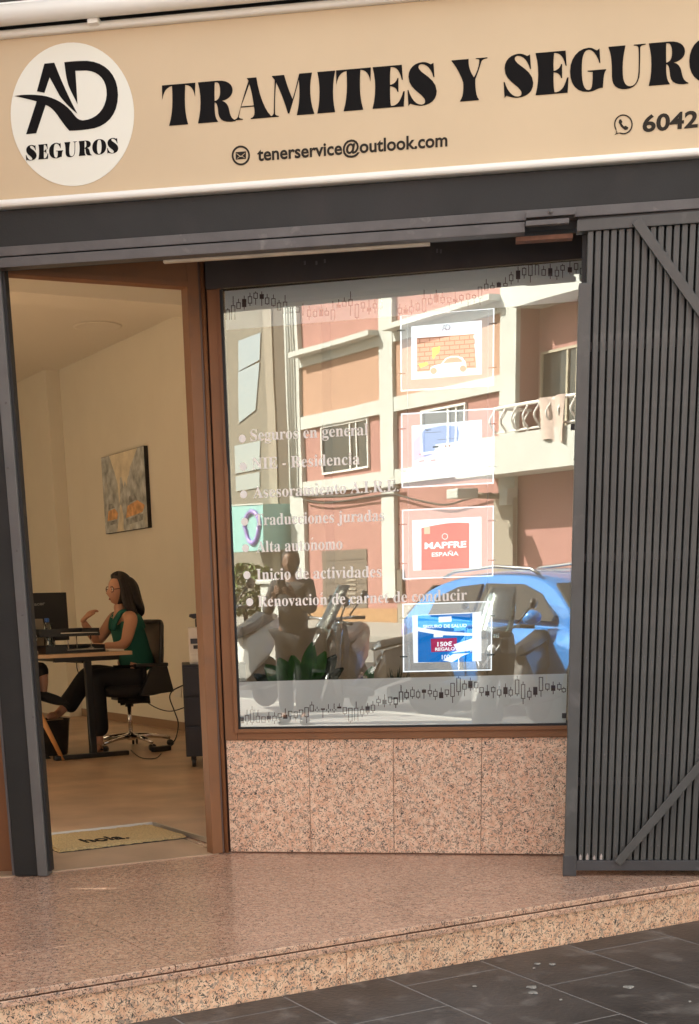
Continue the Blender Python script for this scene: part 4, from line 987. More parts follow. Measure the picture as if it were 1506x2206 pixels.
# ---------------------------------------------------------------- posters hanging inside the window
E1 = dict(white=emit('poster_white', (1, 1, 1), 0.486), red=emit('poster_red', (.72, .03, .045), 0.369), blue=emit('poster_blue', (.01, .20, .62), 0.389), pink=emit('poster_crimson', (.55, .02, .11), 0.350),
 brick=emit('poster_brick', (.78, .38, .26), 0.369), line=emit('poster_brick_joint', (.35, .12, .07), 0.194), sky=emit('poster_pale_blue', (.55, .66, .98), 0.389), ink=emit('poster_ink', (.05, .05, .06), 0.194), yel=emit('poster_lime', (.75, .80, .08), 0.428), cream=emit('poster_cream', (.98, .62, .40), 0.369), grey=emit('poster_grey', (.35, .36, .42), 0.310))
wA = -.05
def poster(label, outer, inner, draw):
    g = [FC.px(x, y, wA) for x, y in outer]
    c = (g[0][0]+g[1][0])/2, (g[0][1]+g[2][1])/2
    t = thing('light_poster', FC.pt(c[0], c[1], wA), label, 'poster', 'lit acrylic posters hanging in the shop window')
    fquad('acrylic_panel', FC, g, wA-.010, wA-.004, M['acrylic'], t)
    e = .0042
    us0, us1 = min(p[0] for p in g), max(p[0] for p in g)
    vs0, vs1 = (g[2][1]+g[3][1])/2, (g[0][1]+g[1][1])/2
    mb = MB().box(FC, us0-e, us0, vs0-e, vs1+e, wA-.011, wA-.001).box(FC, us1, us1+e, vs0-e, vs1+e, wA-.011, wA-.001).box(FC, us0+.0001, us1-.0001, vs0-e, vs0, wA-.011, wA-.001).box(FC, us0+.0001, us1-.0001, vs1, vs1+e, wA-.011, wA-.001)
    mb.mk('lit_edge', M['acryledge'], t)
    gi = [FC.px(x, y, wA-.0025) for x, y in inner]
    fquad('poster_sheet', FC, gi, wA-.0035, wA-.0025, E1['white'], t)
    draw(t)
    for (uu, s) in ((us0, -1), (us1, 1)):
        for fv in (.22, .80):
            vv = vs0+(vs1-vs0)*fv
            tube('clip', [FC.pt(uu-.012, vv, wA+.004), FC.pt(uu+.012, vv, wA+.004)], .0035, M['steel'], t, 8)
            tube('clip_core', [FC.pt(uu-.016, vv, wA+.001), FC.pt(uu+.016, vv, wA+.001)], .0022, M['ink2'], t, 6)
    return t
WB = wA-.0022
def pp_(t, name, loops, m, k=0): return print_px(name, FC, loops, WB+.0003*k, E1[m], t, t=.0002)
def pt_x(t, s, a, b, h, m, k=1, bold=.02): return text_px('poster_text', FC, s, a, b, h, WB+.0003*k, E1[m], t, t=.0002, bold=bold)
def d1(t):
    o_ = lambda x, y: (840+x/3.502, 540+y/3.502)
    pp_(t, 'brick_wall', [[o_(*p) for p in ((203, 660), (630, 628), (655, 885), (205, 915))]], 'brick')
    mb = MB()
    def seg(x0, y0, x1, y1, h=.7):
        a = FC.px(*o_(x0, y0), WB); b = FC.px(*o_(x1, y1), WB)
        d = Vector((b[0]-a[0], b[1]-a[1])).normalized(); nn = Vector((-d.y, d.x))*.0016
        mb.add([FC.pt(p[0]+s*nn.x, p[1]+s*nn.y, w) for w in (WB+.0003, WB+.0004) for p, s in ((a, -1), (b, -1), (b, 1), (a, 1))], BOXF)
    for j in range(8):
        y0 = 665+j*34; seg(204, y0, 640, y0-32)
        for i in range(6):
            x = 225+i*75+(37 if j % 2 else 0); 
            if x < 640 and y0 < 890: seg(x, y0-(x-204)*.073+2, x+1, y0-(x-204)*.073+32)
    mb.mk('brick_joints', E1['line'], t)
    pp_(t, 'vest_figure', [[o_(*p) for p in ((318, 735), (380, 720), (372, 770), (345, 790), (330, 820), (318, 800), (322, 770))]], 'yel', 3)
    pp_(t, 'vest_figure', [[o_(*p) for p in ((215, 855), (280, 840), (292, 860), (230, 885))]], 'yel', 3)
    car = [(302, 905), (308, 880), (345, 862), (385, 855), (420, 812), (455, 797), (515, 795), (550, 808), (572, 840), (578, 880), (575, 908), (530, 915), (360, 925), (305, 925)]
    pp_(t, 'printed_car', [[o_(*p) for p in car]], 'white', 4)
    pp_(t, 'printed_car_windows', [[o_(*p) for p in ((400, 850), (428, 818), (460, 806), (510, 804), (540, 822), (548, 838), (470, 845))]], 'brick', 5)
    for cx, cy in ((330, 907), (552, 890)): pp_(t, 'printed_wheel', [disc_loop(*o_(cx, cy), 7.2, 7.2, 20)], 'brick', 5)
    lg_ = [[(950+(x-64*k_)*.092*1.0, 699+(y-262*k_)*.085) for x, y in l] for l in logo]
    pp_(t, 'poster_logo', [[(x, y) for x, y in l] for l in lg_], 'grey', 4)
def d2(t):
    o_ = lambda x, y: (840+x/3.502, 540+y/3.502)
    pp_(t, 'pale_blue_shape', [[o_(*p) for p in ((175, 1440), (230, 1385), (270, 1345), (400, 1318), (510, 1325), (525, 1375), (510, 1440), (345, 1460), (335, 1530), (180, 1590))]], 'sky')
    pt_x(t, "Seguro", o_(265, 1360), o_(310, 1355), 4.5, 'ink', 2)
    for a, b in (((262, 1372), (385, 1365)), ((360, 1425), (520, 1412))):
        A, B = o_(*a), o_(*b); pp_(t, 'text_rule', [[A, B, (B[0], B[1]+1.2), (A[0], A[1]+1.2)]], 'grey', 2)
    for cx, cy, m in ((345, 1480, 'ink'), (435, 1473, 'brick'), (535, 1470, 'grey'), (240, 1485, 'sky'), (240, 1535, 'grey'), (240, 1587, 'grey'), (327, 1580, 'grey')):
        x, y = o_(cx, cy); pp_(t, 'small_mark', [[(x-6, y-1), (x+6, y-2), (x+6, y+1.2), (x-6, y+2.2)]], m, 2)
def d3(t):
    o_ = lambda x, y: (840+x/3.502, 1060+y/3.502)
    top = [o_(237+363*k/12, 272-42*sin(pi*(k/12)*.62+.0)-(0 if k < 1 else 0)) for k in range(13)]
    pp_(t, 'red_field', [[o_(237, 590)]+top+[o_(600, 575)]], 'red')
    pp_(t, 'red_round', [disc_loop(*o_(415, 335), 6.6, 6.6, 20), disc_loop(*o_(415, 335), 5.4, 5.4, 20)], 'white', 2)
    pt_x(t, "MAPFRE", o_(262, 428), o_(577, 415), 13.5, 'white', 2, .035)
    pt_x(t, "ESPAÑA", o_(316, 487), o_(518, 478), 9.0, 'white', 2, .02)
    pp_(t, 'small_mark', [[o_(*p) for p in ((258, 265), (302, 262), (303, 315), (259, 318))]], 'cream', 2)
def d4(t):
    o_ = lambda x, y: (840+x/3.502, 1060+y/3.502)
    pp_(t, 'blue_field', [[o_(*p) for p in ((210, 932), (622, 915), (622, 1280), (212, 1285))]], 'blue')
    pp_(t, 'white_sweep', [[o_(*p) for p in ((211, 1020), (300, 1035), (420, 1052), (621, 1065), (621, 1085), (400, 1080), (300, 1066), (211, 1050))]], 'white', 2)
    pp_(t, 'white_label', [[o_(*p) for p in ((368, 942), (465, 937), (465, 978), (368, 983))]], 'white', 2)
    pt_x(t, "SEGURO DE SALUD", o_(250, 1028), o_(580, 1018), 7.2, 'white', 3, .02)
    pp_(t, 'crimson_label', [[o_(*p) for p in ((308, 1108), (505, 1100), (505, 1198), (312, 1208))]], 'pink', 2)
    pt_x(t, "150€", o_(358, 1164), o_(470, 1160), 9.5, 'white', 4, .03)
    pt_x(t, "REGALO", o_(342, 1198), o_(490, 1193), 7.0, 'white', 4, .03)
    pp_(t, 'white_label', [[o_(*p) for p in ((330, 1070), (400, 1067), (400, 1094), (330, 1097))]], 'white', 2)
    pt_x(t, "100", o_(392, 1262), o_(452, 1259), 10, 'white', 3, .01)
    pp_(t, 'white_sweep', [[o_(*p) for p in ((480, 1150), (621, 1105), (621, 1180), (590, 1200), (460, 1215), (505, 1198))]], 'white', 4)
    pp_(t, 'white_sweep', [[o_(*p) for p in ((400, 1270), (480, 1220), (600, 1215), (540, 1240), (470, 1284))]], 'white', 4)
poster('topmost lit poster, white car before a brick wall, in a clear acrylic frame', ((864, 681), (1062, 663), (1061, 828), (867, 840)), ((886, 703), (1038, 690), (1038, 806), (886, 818)), d1)
poster('second lit poster, white sheet with a pale blue shape and tiny print', ((866, 894), (1061, 880), (1061, 1039), (868, 1049)), ((887, 917), (1038, 904), (1038, 1024), (888, 1033)), d2)
poster('third lit poster, red sheet with white capitals', ((868, 1101), (1060, 1091), (1060, 1234), (870, 1251)), ((888, 1121), (1037, 1113), (1037, 1224), (890, 1229)), d3)
poster('lowest lit poster, blue sheet with a crimson price label', ((869, 1304), (1058, 1296), (1057, 1440), (871, 1448)), ((888, 1326), (1037, 1318), (1037, 1424), (891, 1428)), d4)
# fine hanging wires
ww_ = thing('hanging_wires', FC.pt(1.0, .8, wA), 'thin steel wires that carry the lit posters in the window', 'wire')
for x0, y0, x1, y1 in ((877, 595, 882, 1562), (1052, 580, 1049, 1558)):
    a = FC.px(x0, y0, wA-.013); b = FC.px(x1, y1, wA-.013)
    tube('wire', [FC.pt(*a, wA-.013), FC.pt(*b, wA-.013)], .0012, M['steel'], ww_, 6)
# plants on the inner sill
fbox('inner_sill', FC0, uSt+.06, uG1+.3, .50, .535, -.36, -.051, M['darkwall'], bld)
def leaf(mb, base, tip, wid, bend, up):
    base, tip = Vector(base), Vector(tip); ax = tip-base; side = ax.cross(up).normalized()
    n = 9; L_ = []
    for i in range(n+1):
        t = i/n; wd = wid*sin(pi*min(1, t*.92+.06))**.8*(1-.25*t); c = base+ax*t+up*(bend*sin(pi*t))
        L_.append([c-side*wd+up*wid*.25, c-side*wd*.5+up*wid*.06, c, c+side*wd*.5+up*wid*.06, c+side*wd+up*wid*.25])
    v = [p for r in L_ for p in r]; k = len(v); v += [p-up*.0012 for p in v]; f = []
    for i in range(n):
        for j in range(4): a = i*5+j; f.append((a, a+1, a+6, a+5)); f.append((k+a+5, k+a+6, k+a+1, k+a))
    for i in range(n): a = i*5; f.append((a+5, a, k+a, k+a+5)); f.append((a+4, a+9, k+a+9, k+a+4))
    for j in range(4): f.append((j+1, j, k+j, k+j+1)); a = n*5+j; f.append((a, a+1, k+a+1, k+a))
    mb.add(v, f)
def planter(name, label, x, w, leaves, fern=False):
    u, _ = FC0.px(x, 1470, w)
    t = thing(name, FC0.pt(u, .536, w), label, 'plant')
    v, f = lathe(FC0.pt(u, .536, w), (0, 0, 1), [(.045, 0), (.06, .10), (.063, .105), (.057, .1), (.05, .09)], 18); mk('pot', v, f, M['white_plastic'], t, smooth=True)
    for (tx, ty, dw, wid, m) in leaves:
        tu, tv = FC0.px(tx, ty, w+dw); mb = MB()
        A0 = FC0.pt(u, .62, w); B0 = FC0.pt(tu, tv, w+dw)
        if wid > .025:
            C0 = A0.lerp(B0, .30); mb.tube([A0, C0.lerp(B0, .15)], .003, 6)
            leaf(mb, C0, B0+(B0-A0).normalized()*.015, wid, .018, (FC0.N*.85+Vector((0, 0, .5))).normalized())
        else: leaf(mb, A0, B0, wid, .02, FC0.N)
        mb.mk('leaf', M[m], t, smooth=True)
planter('broadleaf_plant', 'broad leaved green plant behind the lower frosted band of the window', 655, -.16, [(576, 1440, .05, .050, 'leaf'), (604, 1426, .02, .046, 'leaf'), (632, 1420, .07, .046, 'leaf'), (656, 1432, .10, .044, 'leaf'), (674, 1392, .05, .042, 'leaf'), (700, 1412, .0, .044, 'leaf'), (722, 1420, -.02, .050, 'leaf_dark'), (736, 1446, .05, .04, 'leaf_dark'), (552, 1458, -.04, .038, 'leaf_dark')])
planter('small_leaf_plant', 'single pointed green leaf plant between the two bigger plants', 780, -.16, [(801, 1444, .03, .03, 'leaf'), (780, 1458, .02, .02, 'leaf_dark')])
planter('fern_plant', 'dark feathery fern at the foot of the lowest lit poster', 855, -.2, [(835+i*4.5, 1452-10*sin(i*1.3)-8*sin(pi*i/10), random.uniform(-.03, .05), .006, 'leaf_dark') for i in range(11)])
# ================================================================== PEOPLE
def skin(nodes, edges, root, sub=2):
    names = list(nodes); me = bpy.data.meshes.new("skeleton")
    me.from_pydata([tuple(nodes[n][0]) for n in names], [(names.index(a), names.index(b)) for a, b in edges], [])
    o = bpy.data.objects.new("skeleton", me); COL.objects.link(o)
    o.modifiers.new("skin", 'SKIN')
    sl_ = me.skin_vertices[0].data
    for i, n in enumerate(names):
        r = nodes[n][1]; sl_[i].radius = r if isinstance(r, tuple) else (r, r); sl_[i].use_root = (n == root)
    s = o.modifiers.new("sub", 'SUBSURF'); s.levels = sub; s.render_levels = sub
    v, f = evaluated(o); bpy.data.objects.remove(o); bpy.data.meshes.remove(me)
    return v, f
def chain(pts):
    n = {f"n{i}": (Vector(p), r) for i, (p, r) in enumerate(pts)}
    return n, [(f"n{i}", f"n{i+1}") for i in range(len(pts)-1)]
def skin_chain(pts, sub=2):
    n, e = chain(pts); return skin(n, e, "n0", sub)
def headv(c, f, u, s=1.0, hair=False, n=44):
    """head (or hair cap) as a shaped sphere; f forward, u up"""
    f = Vector(f).normalized(); r = f.cross(Vector(u)).normalized(); u = r.cross(f)
    g = lambda d, p, sg: math.exp(-((d-Vector(p).normalized()).length/sg)**2)
    vs = []; fs = []; m = n//2
    for i in range(m+1):
        t = pi*i/m
        for k in range(n):
            p = 2*pi*k/n; d = Vector((sin(t)*cos(p), sin(t)*sin(p), cos(t)))
            x, y, z = d
            a = .092 if x > 0 else .104
            P = Vector((x*a, y*.074, z*.114))
            if z < 0: P.y *= 1-.34*(-z)**1.3; P.x += .012*(-z)*(1 if x > 0 else -.6)
            if not hair:
                P.x += .026*g(d, (1, 0, -.16), .17)+.010*g(d, (1, 0, .05), .12)+.008*g(d, (.93, 0, -.5), .16)-.006*g(d, (.95, 0, -.62), .09)+.014*g(d, (.75, 0, -.85), .22)
                for sgn in (-1, 1): P.x -= .010*g(d, (.9, .36*sgn, .1), .17); P.y += sgn*.006*g(d, (.6, .75*sgn, -.2), .3)
            else:
                face = max(0, min(1, (x-.30)/.18))*max(0, min(1, (.80-z)/.12))
                k_ = (1.13+.025*sin(p*9+z*3)+.02*sin(p*23)) * (1-face) + .86*face
                P *= k_
            vs.append(Vector(c)+(f*P.x+r*P.y+u*P.z)*s)
    for i in range(m):
        for k in range(n): fs.append((i*n+k, i*n+(k+1) % n, (i+1)*n+(k+1) % n, (i+1)*n+k))
    return vs, fs
def hand(mb, wrist, fwd, nrm, s=1.0, curl=.5, side=1):
    """palm, four unequal bent fingers and a thumb leaving the side of the palm; nrm points out of the back of the hand"""
    fwd = Vector(fwd).normalized(); nrm = (Vector(nrm)-fwd*Vector(nrm).dot(fwd)).normalized(); sd_ = fwd.cross(nrm)*side
    w = Vector(wrist)
    mb.add(*skin_chain([(w-fwd*.02*s, .024*s), (w+fwd*.03*s, (.036*s, .017*s)), (w+fwd*.07*s, (.040*s, .016*s)), (w+fwd*.09*s, (.038*s, .013*s))], 2))
    for q, (L, o) in enumerate(((.072, .031), (.082, .011), (.076, -.010), (.060, -.030))):
        p = w+fwd*.085*s+sd_*o*s; d = fwd+sd_*o*1.5; pts = [(p-fwd*.03*s, .0105*s)]; a = 0
        for seg in range(3):
            pts.append((p.copy(), .0098*s-(seg*.0006)*s)); a += curl*(.55+.25*seg)
            p = p+(d.normalized()*cos(a)-nrm*sin(a))*L*(.44, .32, .24)[seg]*s
        pts.append((p, .0072*s)); mb.add(*skin_chain(pts, 1))
    p = w+fwd*.028*s+sd_*.028*s
    mb.add(*skin_chain([(p-sd_*.015*s, .014*s), (p+sd_*.02*s+fwd*.022*s, .0125*s), (p+sd_*.034*s+fwd*.052*s-nrm*.008*s, .011*s), (p+sd_*.036*s+fwd*.078*s-nrm*.016*s, .0085*s)], 1))
def strand_fall(mb, rings):
    """hair falling: list of (centre, forward axis, half depth, right axis, half width)"""
    R = []
    for c, f, a, r, b in rings:
        R.append([Vector(c)+Vector(f)*a*cos(q)*(1+.05*sin(7*q))+Vector(r)*b*sin(q)*(1+.05*sin(9*q)) for q in [2*pi*k/28 for k in range(28)]])
    mb.add(*loft(R))

# ---------------------------------------------------------------- woman at the desk
wc_ = onz(284, 1612, ZF); FW = Frame((wc_.x, wc_.y, 0), 28.6)
print("woman at", wc_[:], "head z", FW.px(262, 1231)[1])
def W(x, y, w=0.0):
    u, v = FW.px(x, y, w); return FW.pt(u, v, w)
hips_z = W(300, 1458).z
wm_ = thing('person', FW.pt(0, hips_z-.1, 0), 'woman with long dark hair, glasses and green sleeveless top sitting at the desk', 'person')
nd = {
 'pelvis': (W(302, 1462), .115), 'waist': (W(290, 1420), .105), 'chest': (W(276, 1366), .112), 'upper': (W(266, 1332), .085), 'neck0': (W(259, 1316), .050), 'neck1': (W(256, 1296), .046),
 'ls': (W(284, 1331, .16), .056), 'le': (W(270, 1389, .20), .044), 'lf': (W(248, 1394, .17), .040), 'lw': (W(222, 1391, .10), .027),
 'rs': (W(246, 1330, -.16), .054), 're': (W(211, 1384, -.15), .042), 'rf': (W(196, 1365, -.14), .037), 'rw': (W(178, 1338, -.12), .026),
 'lh': (W(286, 1474, .085), .09), 'lk': (W(206, 1454, .10), .066), 'la': (W(214, 1583, .07), .038),
 'rh': (W(286, 1474, -.085), .09), 'rk': (W(196, 1447, -.10), .064), 'ra': (W(134, 1530, -.08), .036),
}
# feet: heel and toe
nd['lfoot'] = (W(214, 1603, .08), .032); nd['ltoe'] = (W(206, 1617, .20), .022)
nd['rfoot'] = (W(122, 1540, -.06), .032); nd['rtoe'] = (W(103, 1544, .06), .022)
ed = [('pelvis', 'waist'), ('waist', 'chest'), ('chest', 'upper'), ('upper', 'neck0'), ('neck0', 'neck1'), ('upper', 'ls'), ('ls', 'le'), ('le', 'lf'), ('lf', 'lw'), ('upper', 'rs'), ('rs', 're'), ('re', 'rf'), ('rf', 'rw'),
 ('pelvis', 'lh'), ('lh', 'lk'), ('lk', 'la'), ('la', 'lfoot'), ('lfoot', 'ltoe'), ('pelvis', 'rh'), ('rh', 'rk'), ('rk', 'ra'), ('ra', 'rfoot'), ('rfoot', 'rtoe')]
mb = MB(); mb.add(*skin(nd, ed, 'pelvis'))
hc = W(257, 1271); hf = -FW.U*1+FW.N*.10+Vector((0, 0, -.06))
mb.add(*headv(hc, hf, Vector((0, 0, 1))-FW.U*.08, .96))
hand(mb, nd['lw'][0], (nd['lw'][0]-nd['lf'][0]), Vector((0, 0, 1)), .95, .35, -1)
hand(mb, nd['rw'][0], Vector((0, 0, .55))+FW.U*.55, -FW.U+Vector((0, 0, .6)), .95, .55, 1)
mb.mk('body', M['skin'], wm_, smooth=True)
tn = {'a': (W(304, 1452), .150), 'b': (W(293, 1420), .138), 'c': (W(276, 1366), .142), 'd': (W(268, 1338), .122), 'e': (W(281, 1328, .10), .070), 'e2': (W(278, 1321, .095), .050), 'f': (W(254, 1330, -.10), .062), 'f2': (W(253, 1323, -.095), .046)}
mk('sleeveless_top', *skin(tn, [('a', 'b'), ('b', 'c'), ('c', 'd'), ('d', 'e'), ('e', 'e2'), ('d', 'f'), ('f', 'f2')], 'a'), M['teal_top'], wm_, smooth=True)
for sgn, px_ in ((1, ((244, 1360), (247, 1340), (260, 1319), (281, 1316), (300, 1330), (310, 1356))), (-1, ((240, 1360), (240, 1340), (246, 1321), (260, 1320), (275, 1345)))):
    w_ = .075*sgn
    mk('strap', *skin_chain([(W(x, y, w_), (.034, .022)) for i, (x, y) in enumerate(px_)]), M['teal_top'], wm_, smooth=True)
rn = {'p': (W(304, 1466), .145), 'lh': (W(284, 1474, .085), .118), 'lk': (W(204, 1455, .10), .090), 'lm': (W(209, 1515, .085), .078), 'la': (W(214, 1590, .07), .086),
 'rh': (W(284, 1474, -.085), .118), 'rk': (W(194, 1449, -.10), .086), 'rm': (W(164, 1492, -.09), .076), 'ra': (W(138, 1530, -.08), .084)}
mk('trousers', *skin(rn, [('p', 'lh'), ('lh', 'lk'), ('lk', 'lm'), ('lm', 'la'), ('p', 'rh'), ('rh', 'rk'), ('rk', 'rm'), ('rm', 'ra')], 'p'), M['black_cloth'], wm_, smooth=True)
hm = MB(); hup = Vector((0, 0, 1))-FW.U*.08
hm.add(*headv(hc+Vector((0, 0, .006))+FW.U*.006, hf, hup, .985, True, 72))
fw_ = hf.normalized(); rt_ = fw_.cross(Vector((0, 0, 1))).normalized()
def fall(pts, n=5):
    cs_ = spline([p[0] for p in pts], n); A = spline([Vector((p[1], p[2], 0)) for p in pts], n)
    strand_fall(hm, [(c, fw_, max(.004, a.x), rt_, max(.004, a.y)) for c, a in zip(cs_, A)])
fall([(W(266, 1240), .010, .012), (W(270, 1246), .052, .052), (W(275, 1260), .074, .076), (W(280, 1278), .074, .085), (W(285, 1293), .068, .090), (W(290, 1304), .058, .096), (W(296, 1314), .040, .092), (W(301, 1323), .018, .06), (W(303, 1328), .005, .02)])
for k, (dx, dy) in enumerate(((0, 0), (6, 2), (-5, 1))):
    fall([(W(258+dx*.4, 1244)-rt_*.045, .010, .008), (W(260+dx*.6, 1262)-rt_*.066, .026, .018), (W(263+dx, 1285)-rt_*.076, .028, .020), (W(267+dx, 1306+dy)-rt_*.09, .026, .02), (W(271+dx*1.4, 1318+dy*2)-rt_*.105, .012, .012), (W(274+dx*1.5, 1325+dy*3)-rt_*.105, .004, .004)])
hm.mk('hair', M['hair'], wm_, smooth=True)
# glasses, eyes, ear
gl = MB()
ec = hc+fw_*.088*.96+Vector((0, 0, .010))
for s in (-1, 1):
    c = ec+rt_*(.034*s)-fw_*.004
    gl.tube([c+rt_*.026*cos(q)+Vector((0, 0, .021*sin(q))) for q in [2*pi*k/16 for k in range(17)]], .0032, 6)
    gl.tube([c+rt_*.026*s, hc+rt_*.074*s+Vector((0, 0, .014))-fw_*.01], .003, 6)
gl.tube([ec-rt_*.009, ec+rt_*.009], .0028, 6)
gl.mk('glasses', M['frame_glasses'], wm_, smooth=True)
M['eye_white'] = mat('eye_white', (.7, .68, .65), .3); M['lips'] = mat('lips', (.42, .13, .10), .45)
for s in (-1, 1):
    e = ball('eye', ec+rt_*(.032*s)-fw_*.018, .0125, M['eye_white'], wm_, 6)
    ball('pupil', ec+rt_*(.032*s)-fw_*.0085, .0055, M['ink'], e, 5)
lp = hc+fw_*.087-Vector((0, 0, .060)); ball('lips', lp, .011, M['lips'], wm_, 6, (.7, 1.6, .6))
mk('necklace', *tubev([W(256, 1318)+fw_*.062*cos(q)+rt_*.062*sin(q)+Vector((0, 0, -.035*cos(q))) for q in [2*pi*k/18 for k in range(19)]], .0025, 5), M['chrome'], wm_)
for a, b in (('lfoot', 'ltoe'), ('rfoot', 'rtoe')):
    A_, B_ = nd[a][0], nd[b][0]; d = (B_-A_).normalized(); sdd = d.cross(Vector((0, 0, 1))).normalized(); up_ = sdd.cross(d).normalized()
    m2 = MB(); R = []
    for t, wd in ((-.055, .028), (-.02, .036), (.05, .036), (.10, .042), (.135, .034), (.15, .012)):
        c = A_+d*t-up_*.034; R.append([c+sdd*wd-up_*.010, c-sdd*wd-up_*.010, c-sdd*wd+up_*.004, c+sdd*wd+up_*.004])
    m2.add(*loft(R))
    m2.tube([A_+d*.075+sdd*.038*cos(q)+up_*(.034*sin(q)-.012) for q in [pi*k/10 for k in range(11)]], .007, 6)
    m2.mk('sandal', M['sandal'], wm_, smooth=False)

# ---------------------------------------------------------------- her office chair
oc = thing('office_chair', FW.pt(0, ZF, 0), 'black mesh-backed swivel chair with chromed star base under the woman', 'chair')
FH = Frame((wc_.x, wc_.y, 0), 28.6)
sb = FH.px(290, 1497)[1]
su0 = FH.px(232, 1497, .2)[0]; su1 = FH.px(352, 1480, .2)[0]
R = []
for v_, ins in ((sb, .05), (sb+.012, .01), (sb+.06, 0), (sb+.085, .03)): R.append([FH.pt(u, v_, w) for u, w in rrect(su0+ins, su1-ins, -.25+ins, .25-ins, .08, 5)])
mk('seat', *loft(R), M['black_cloth'], oc, smooth=True)
tube('gas_sleeve', [FH.pt(0, sb-.002, 0), FH.pt(0, sb-.085, 0)], [.034, .032], M['plastic'], oc, 14)
fbox('mechanism', FH, -.12, .10, sb-.03, sb-.002, -.07, .07, M['plastic'], oc, bevel=.01)
tube('gas_column', [FH.pt(0, sb-.08, 0), FH.pt(0, ZF+.115, 0)], .016, M['chrome'], oc, 14)
v, f = lathe(FH.pt(0, ZF+.065, 0), (0, 0, 1), [(.028, 0), (.036, .01), (.034, .05), (.022, .06)], 16); mk('hub', v, f, M['chrome'], oc, smooth=True)
for k in range(5):
    a = radians(10+72*k); d = FH.U*cos(a)+FH.N*sin(a); c = FH.pt(0, 0, 0)
    e = c+d*.31
    sp_ = tube('spoke', [c+d*.02+Vector((0, 0, ZF+.10)), c+d*.17+Vector((0, 0, ZF+.09)), e+Vector((0, 0, ZF+.066))], [.022, .018, .013], M['chrome'], oc, 10)
    sd2 = d.cross(Vector((0, 0, 1)))
    mbw = MB()
    for s in (-1, 1): mbw.add(*lathe(e+sd2*(.006*s)+Vector((0, 0, ZF+.026)), sd2*s, [(.0, 0), (.024, .0005), (.026, .006), (.024, .016), (0, .018)], 12))
    mbw.mk('castor', M['plastic_sheen'], oc, smooth=True)
# back: rounded frame with mesh, leaning
bt_, bb_ = FH.px(348, 1337, .2)[1], FH.px(345, 1440, .2)[1]
ub0 = FH.px(341, 1440, .2)[0]+.045
def backpt(w, t): return FH.pt(ub0+.03*t+.05*(w/.24)**2*-1+.02*sin(pi*t), bb_+(bt_-bb_)*t, w)
lp_ = [backpt(w, t) for w, t in rrect(-.235, .235, 0.0, 1.0, .07, 5)] if False else []
prof = rrect(-.235, .235, .02, .98, .10, 6)
lp_ = [backpt(w, t) for w, t in prof]
v, f = tubev(lp_+[lp_[0], lp_[1]], .017, 8); mk('back_frame', v, f, M['plastic'], oc, smooth=True)
gv = []; gf = []; nn = 9
for j in range(nn+1):
    for i in range(nn+1): w = -.225+.45*i/nn; t = .04+.92*j/nn; gv.append(backpt(w, t)+FH.U*.004)
b_ = len(gv); gv += [p+FH.U*.006 for p in gv]
for j in range(nn):
    for i in range(nn): a = j*(nn+1)+i; gf.append((a, a+1, a+nn+2, a+nn+1)); gf.append((b_+a+nn+1, b_+a+nn+2, b_+a+1, b_+a))
mk('back_mesh', gv, gf, M['mesh'], oc, smooth=True)
tube('back_upright', [FH.pt(.02, sb+.01, 0), FH.pt(ub0+.05, sb+.02, 0), FH.pt(ub0+.08, bb_+.15, 0), backpt(0, .6)+FH.U*.03], .02, M['plastic'], oc, 10)
qa = [FH.px(x, y, .27) for x, y in ((328, 1432), (358, 1430), (374, 1490), (300, 1500))]
fquad('arm_panel', FH, qa, .24, .285, M['plastic'], oc, bevel=.012)
fbox('arm_pad', FH, FH.px(290, 1428, .27)[0], FH.px(360, 1428, .27)[0], FH.px(340, 1436, .27)[1], FH.px(340, 1428, .27)[1], .235, .295, M['plastic'], oc, bevel=.01)

# ---------------------------------------------------------------- customer half hidden behind the post
def K(x, y, w=0.0):
    u, v = FK.px(x, y, w); return FK.pt(u, v, w)
cw = -.28
cp_ = thing('person', K(15, 1500, cw), 'seated visitor in black clothes, mostly hidden behind the charcoal post', 'person')
cn = {'pelvis': (K(0, 1488, cw), .12), 'waist': (K(-4, 1440, cw), .11), 'chest': (K(0, 1385, cw), .115), 'upper': (K(6, 1352, cw), .08), 'neck0': (K(10, 1336, cw), .05), 'neck1': (K(13, 1320, cw), .046),
 'ls': (K(-14, 1355, cw-.17), .052), 'le': (K(-2, 1410, cw-.2), .042), 'lw': (K(36, 1402, cw-.14), .027), 'rs': (K(14, 1355, cw+.17), .052), 're': (K(8, 1410, cw+.2), .042), 'rw': (K(40, 1404, cw+.14), .027),
 'lh': (K(6, 1492, cw-.08), .09), 'lk': (K(92, 1436, cw-.02), .064), 'la': (K(92, 1486, cw+.02), .036), 'lft': (K(94, 1500, cw+.04), .030), 'ltoe': (K(114, 1506, cw+.08), .022),
 'rh': (K(6, 1492, cw+.08), .09), 'rk': (K(72, 1466, cw+.09), .064), 'ra': (K(52, 1600, cw+.06), .036), 'rft': (K(54, 1618, cw+.06), .03), 'rtoe': (K(78, 1626, cw+.08), .022)}
ce = [('pelvis', 'waist'), ('waist', 'chest'), ('chest', 'upper'), ('upper', 'neck0'), ('neck0', 'neck1'), ('upper', 'ls'), ('ls', 'le'), ('le', 'lw'), ('upper', 'rs'), ('rs', 're'), ('re', 'rw'),
 ('pelvis', 'lh'), ('lh', 'lk'), ('lk', 'la'), ('la', 'lft'), ('lft', 'ltoe'), ('pelvis', 'rh'), ('rh', 'rk'), ('rk', 'ra'), ('ra', 'rft'), ('rft', 'rtoe')]
mb = MB(); mb.add(*skin(cn, ce, 'pelvis')); hc2 = K(16, 1296, cw); mb.add(*headv(hc2, FK.U, (0, 0, 1)))
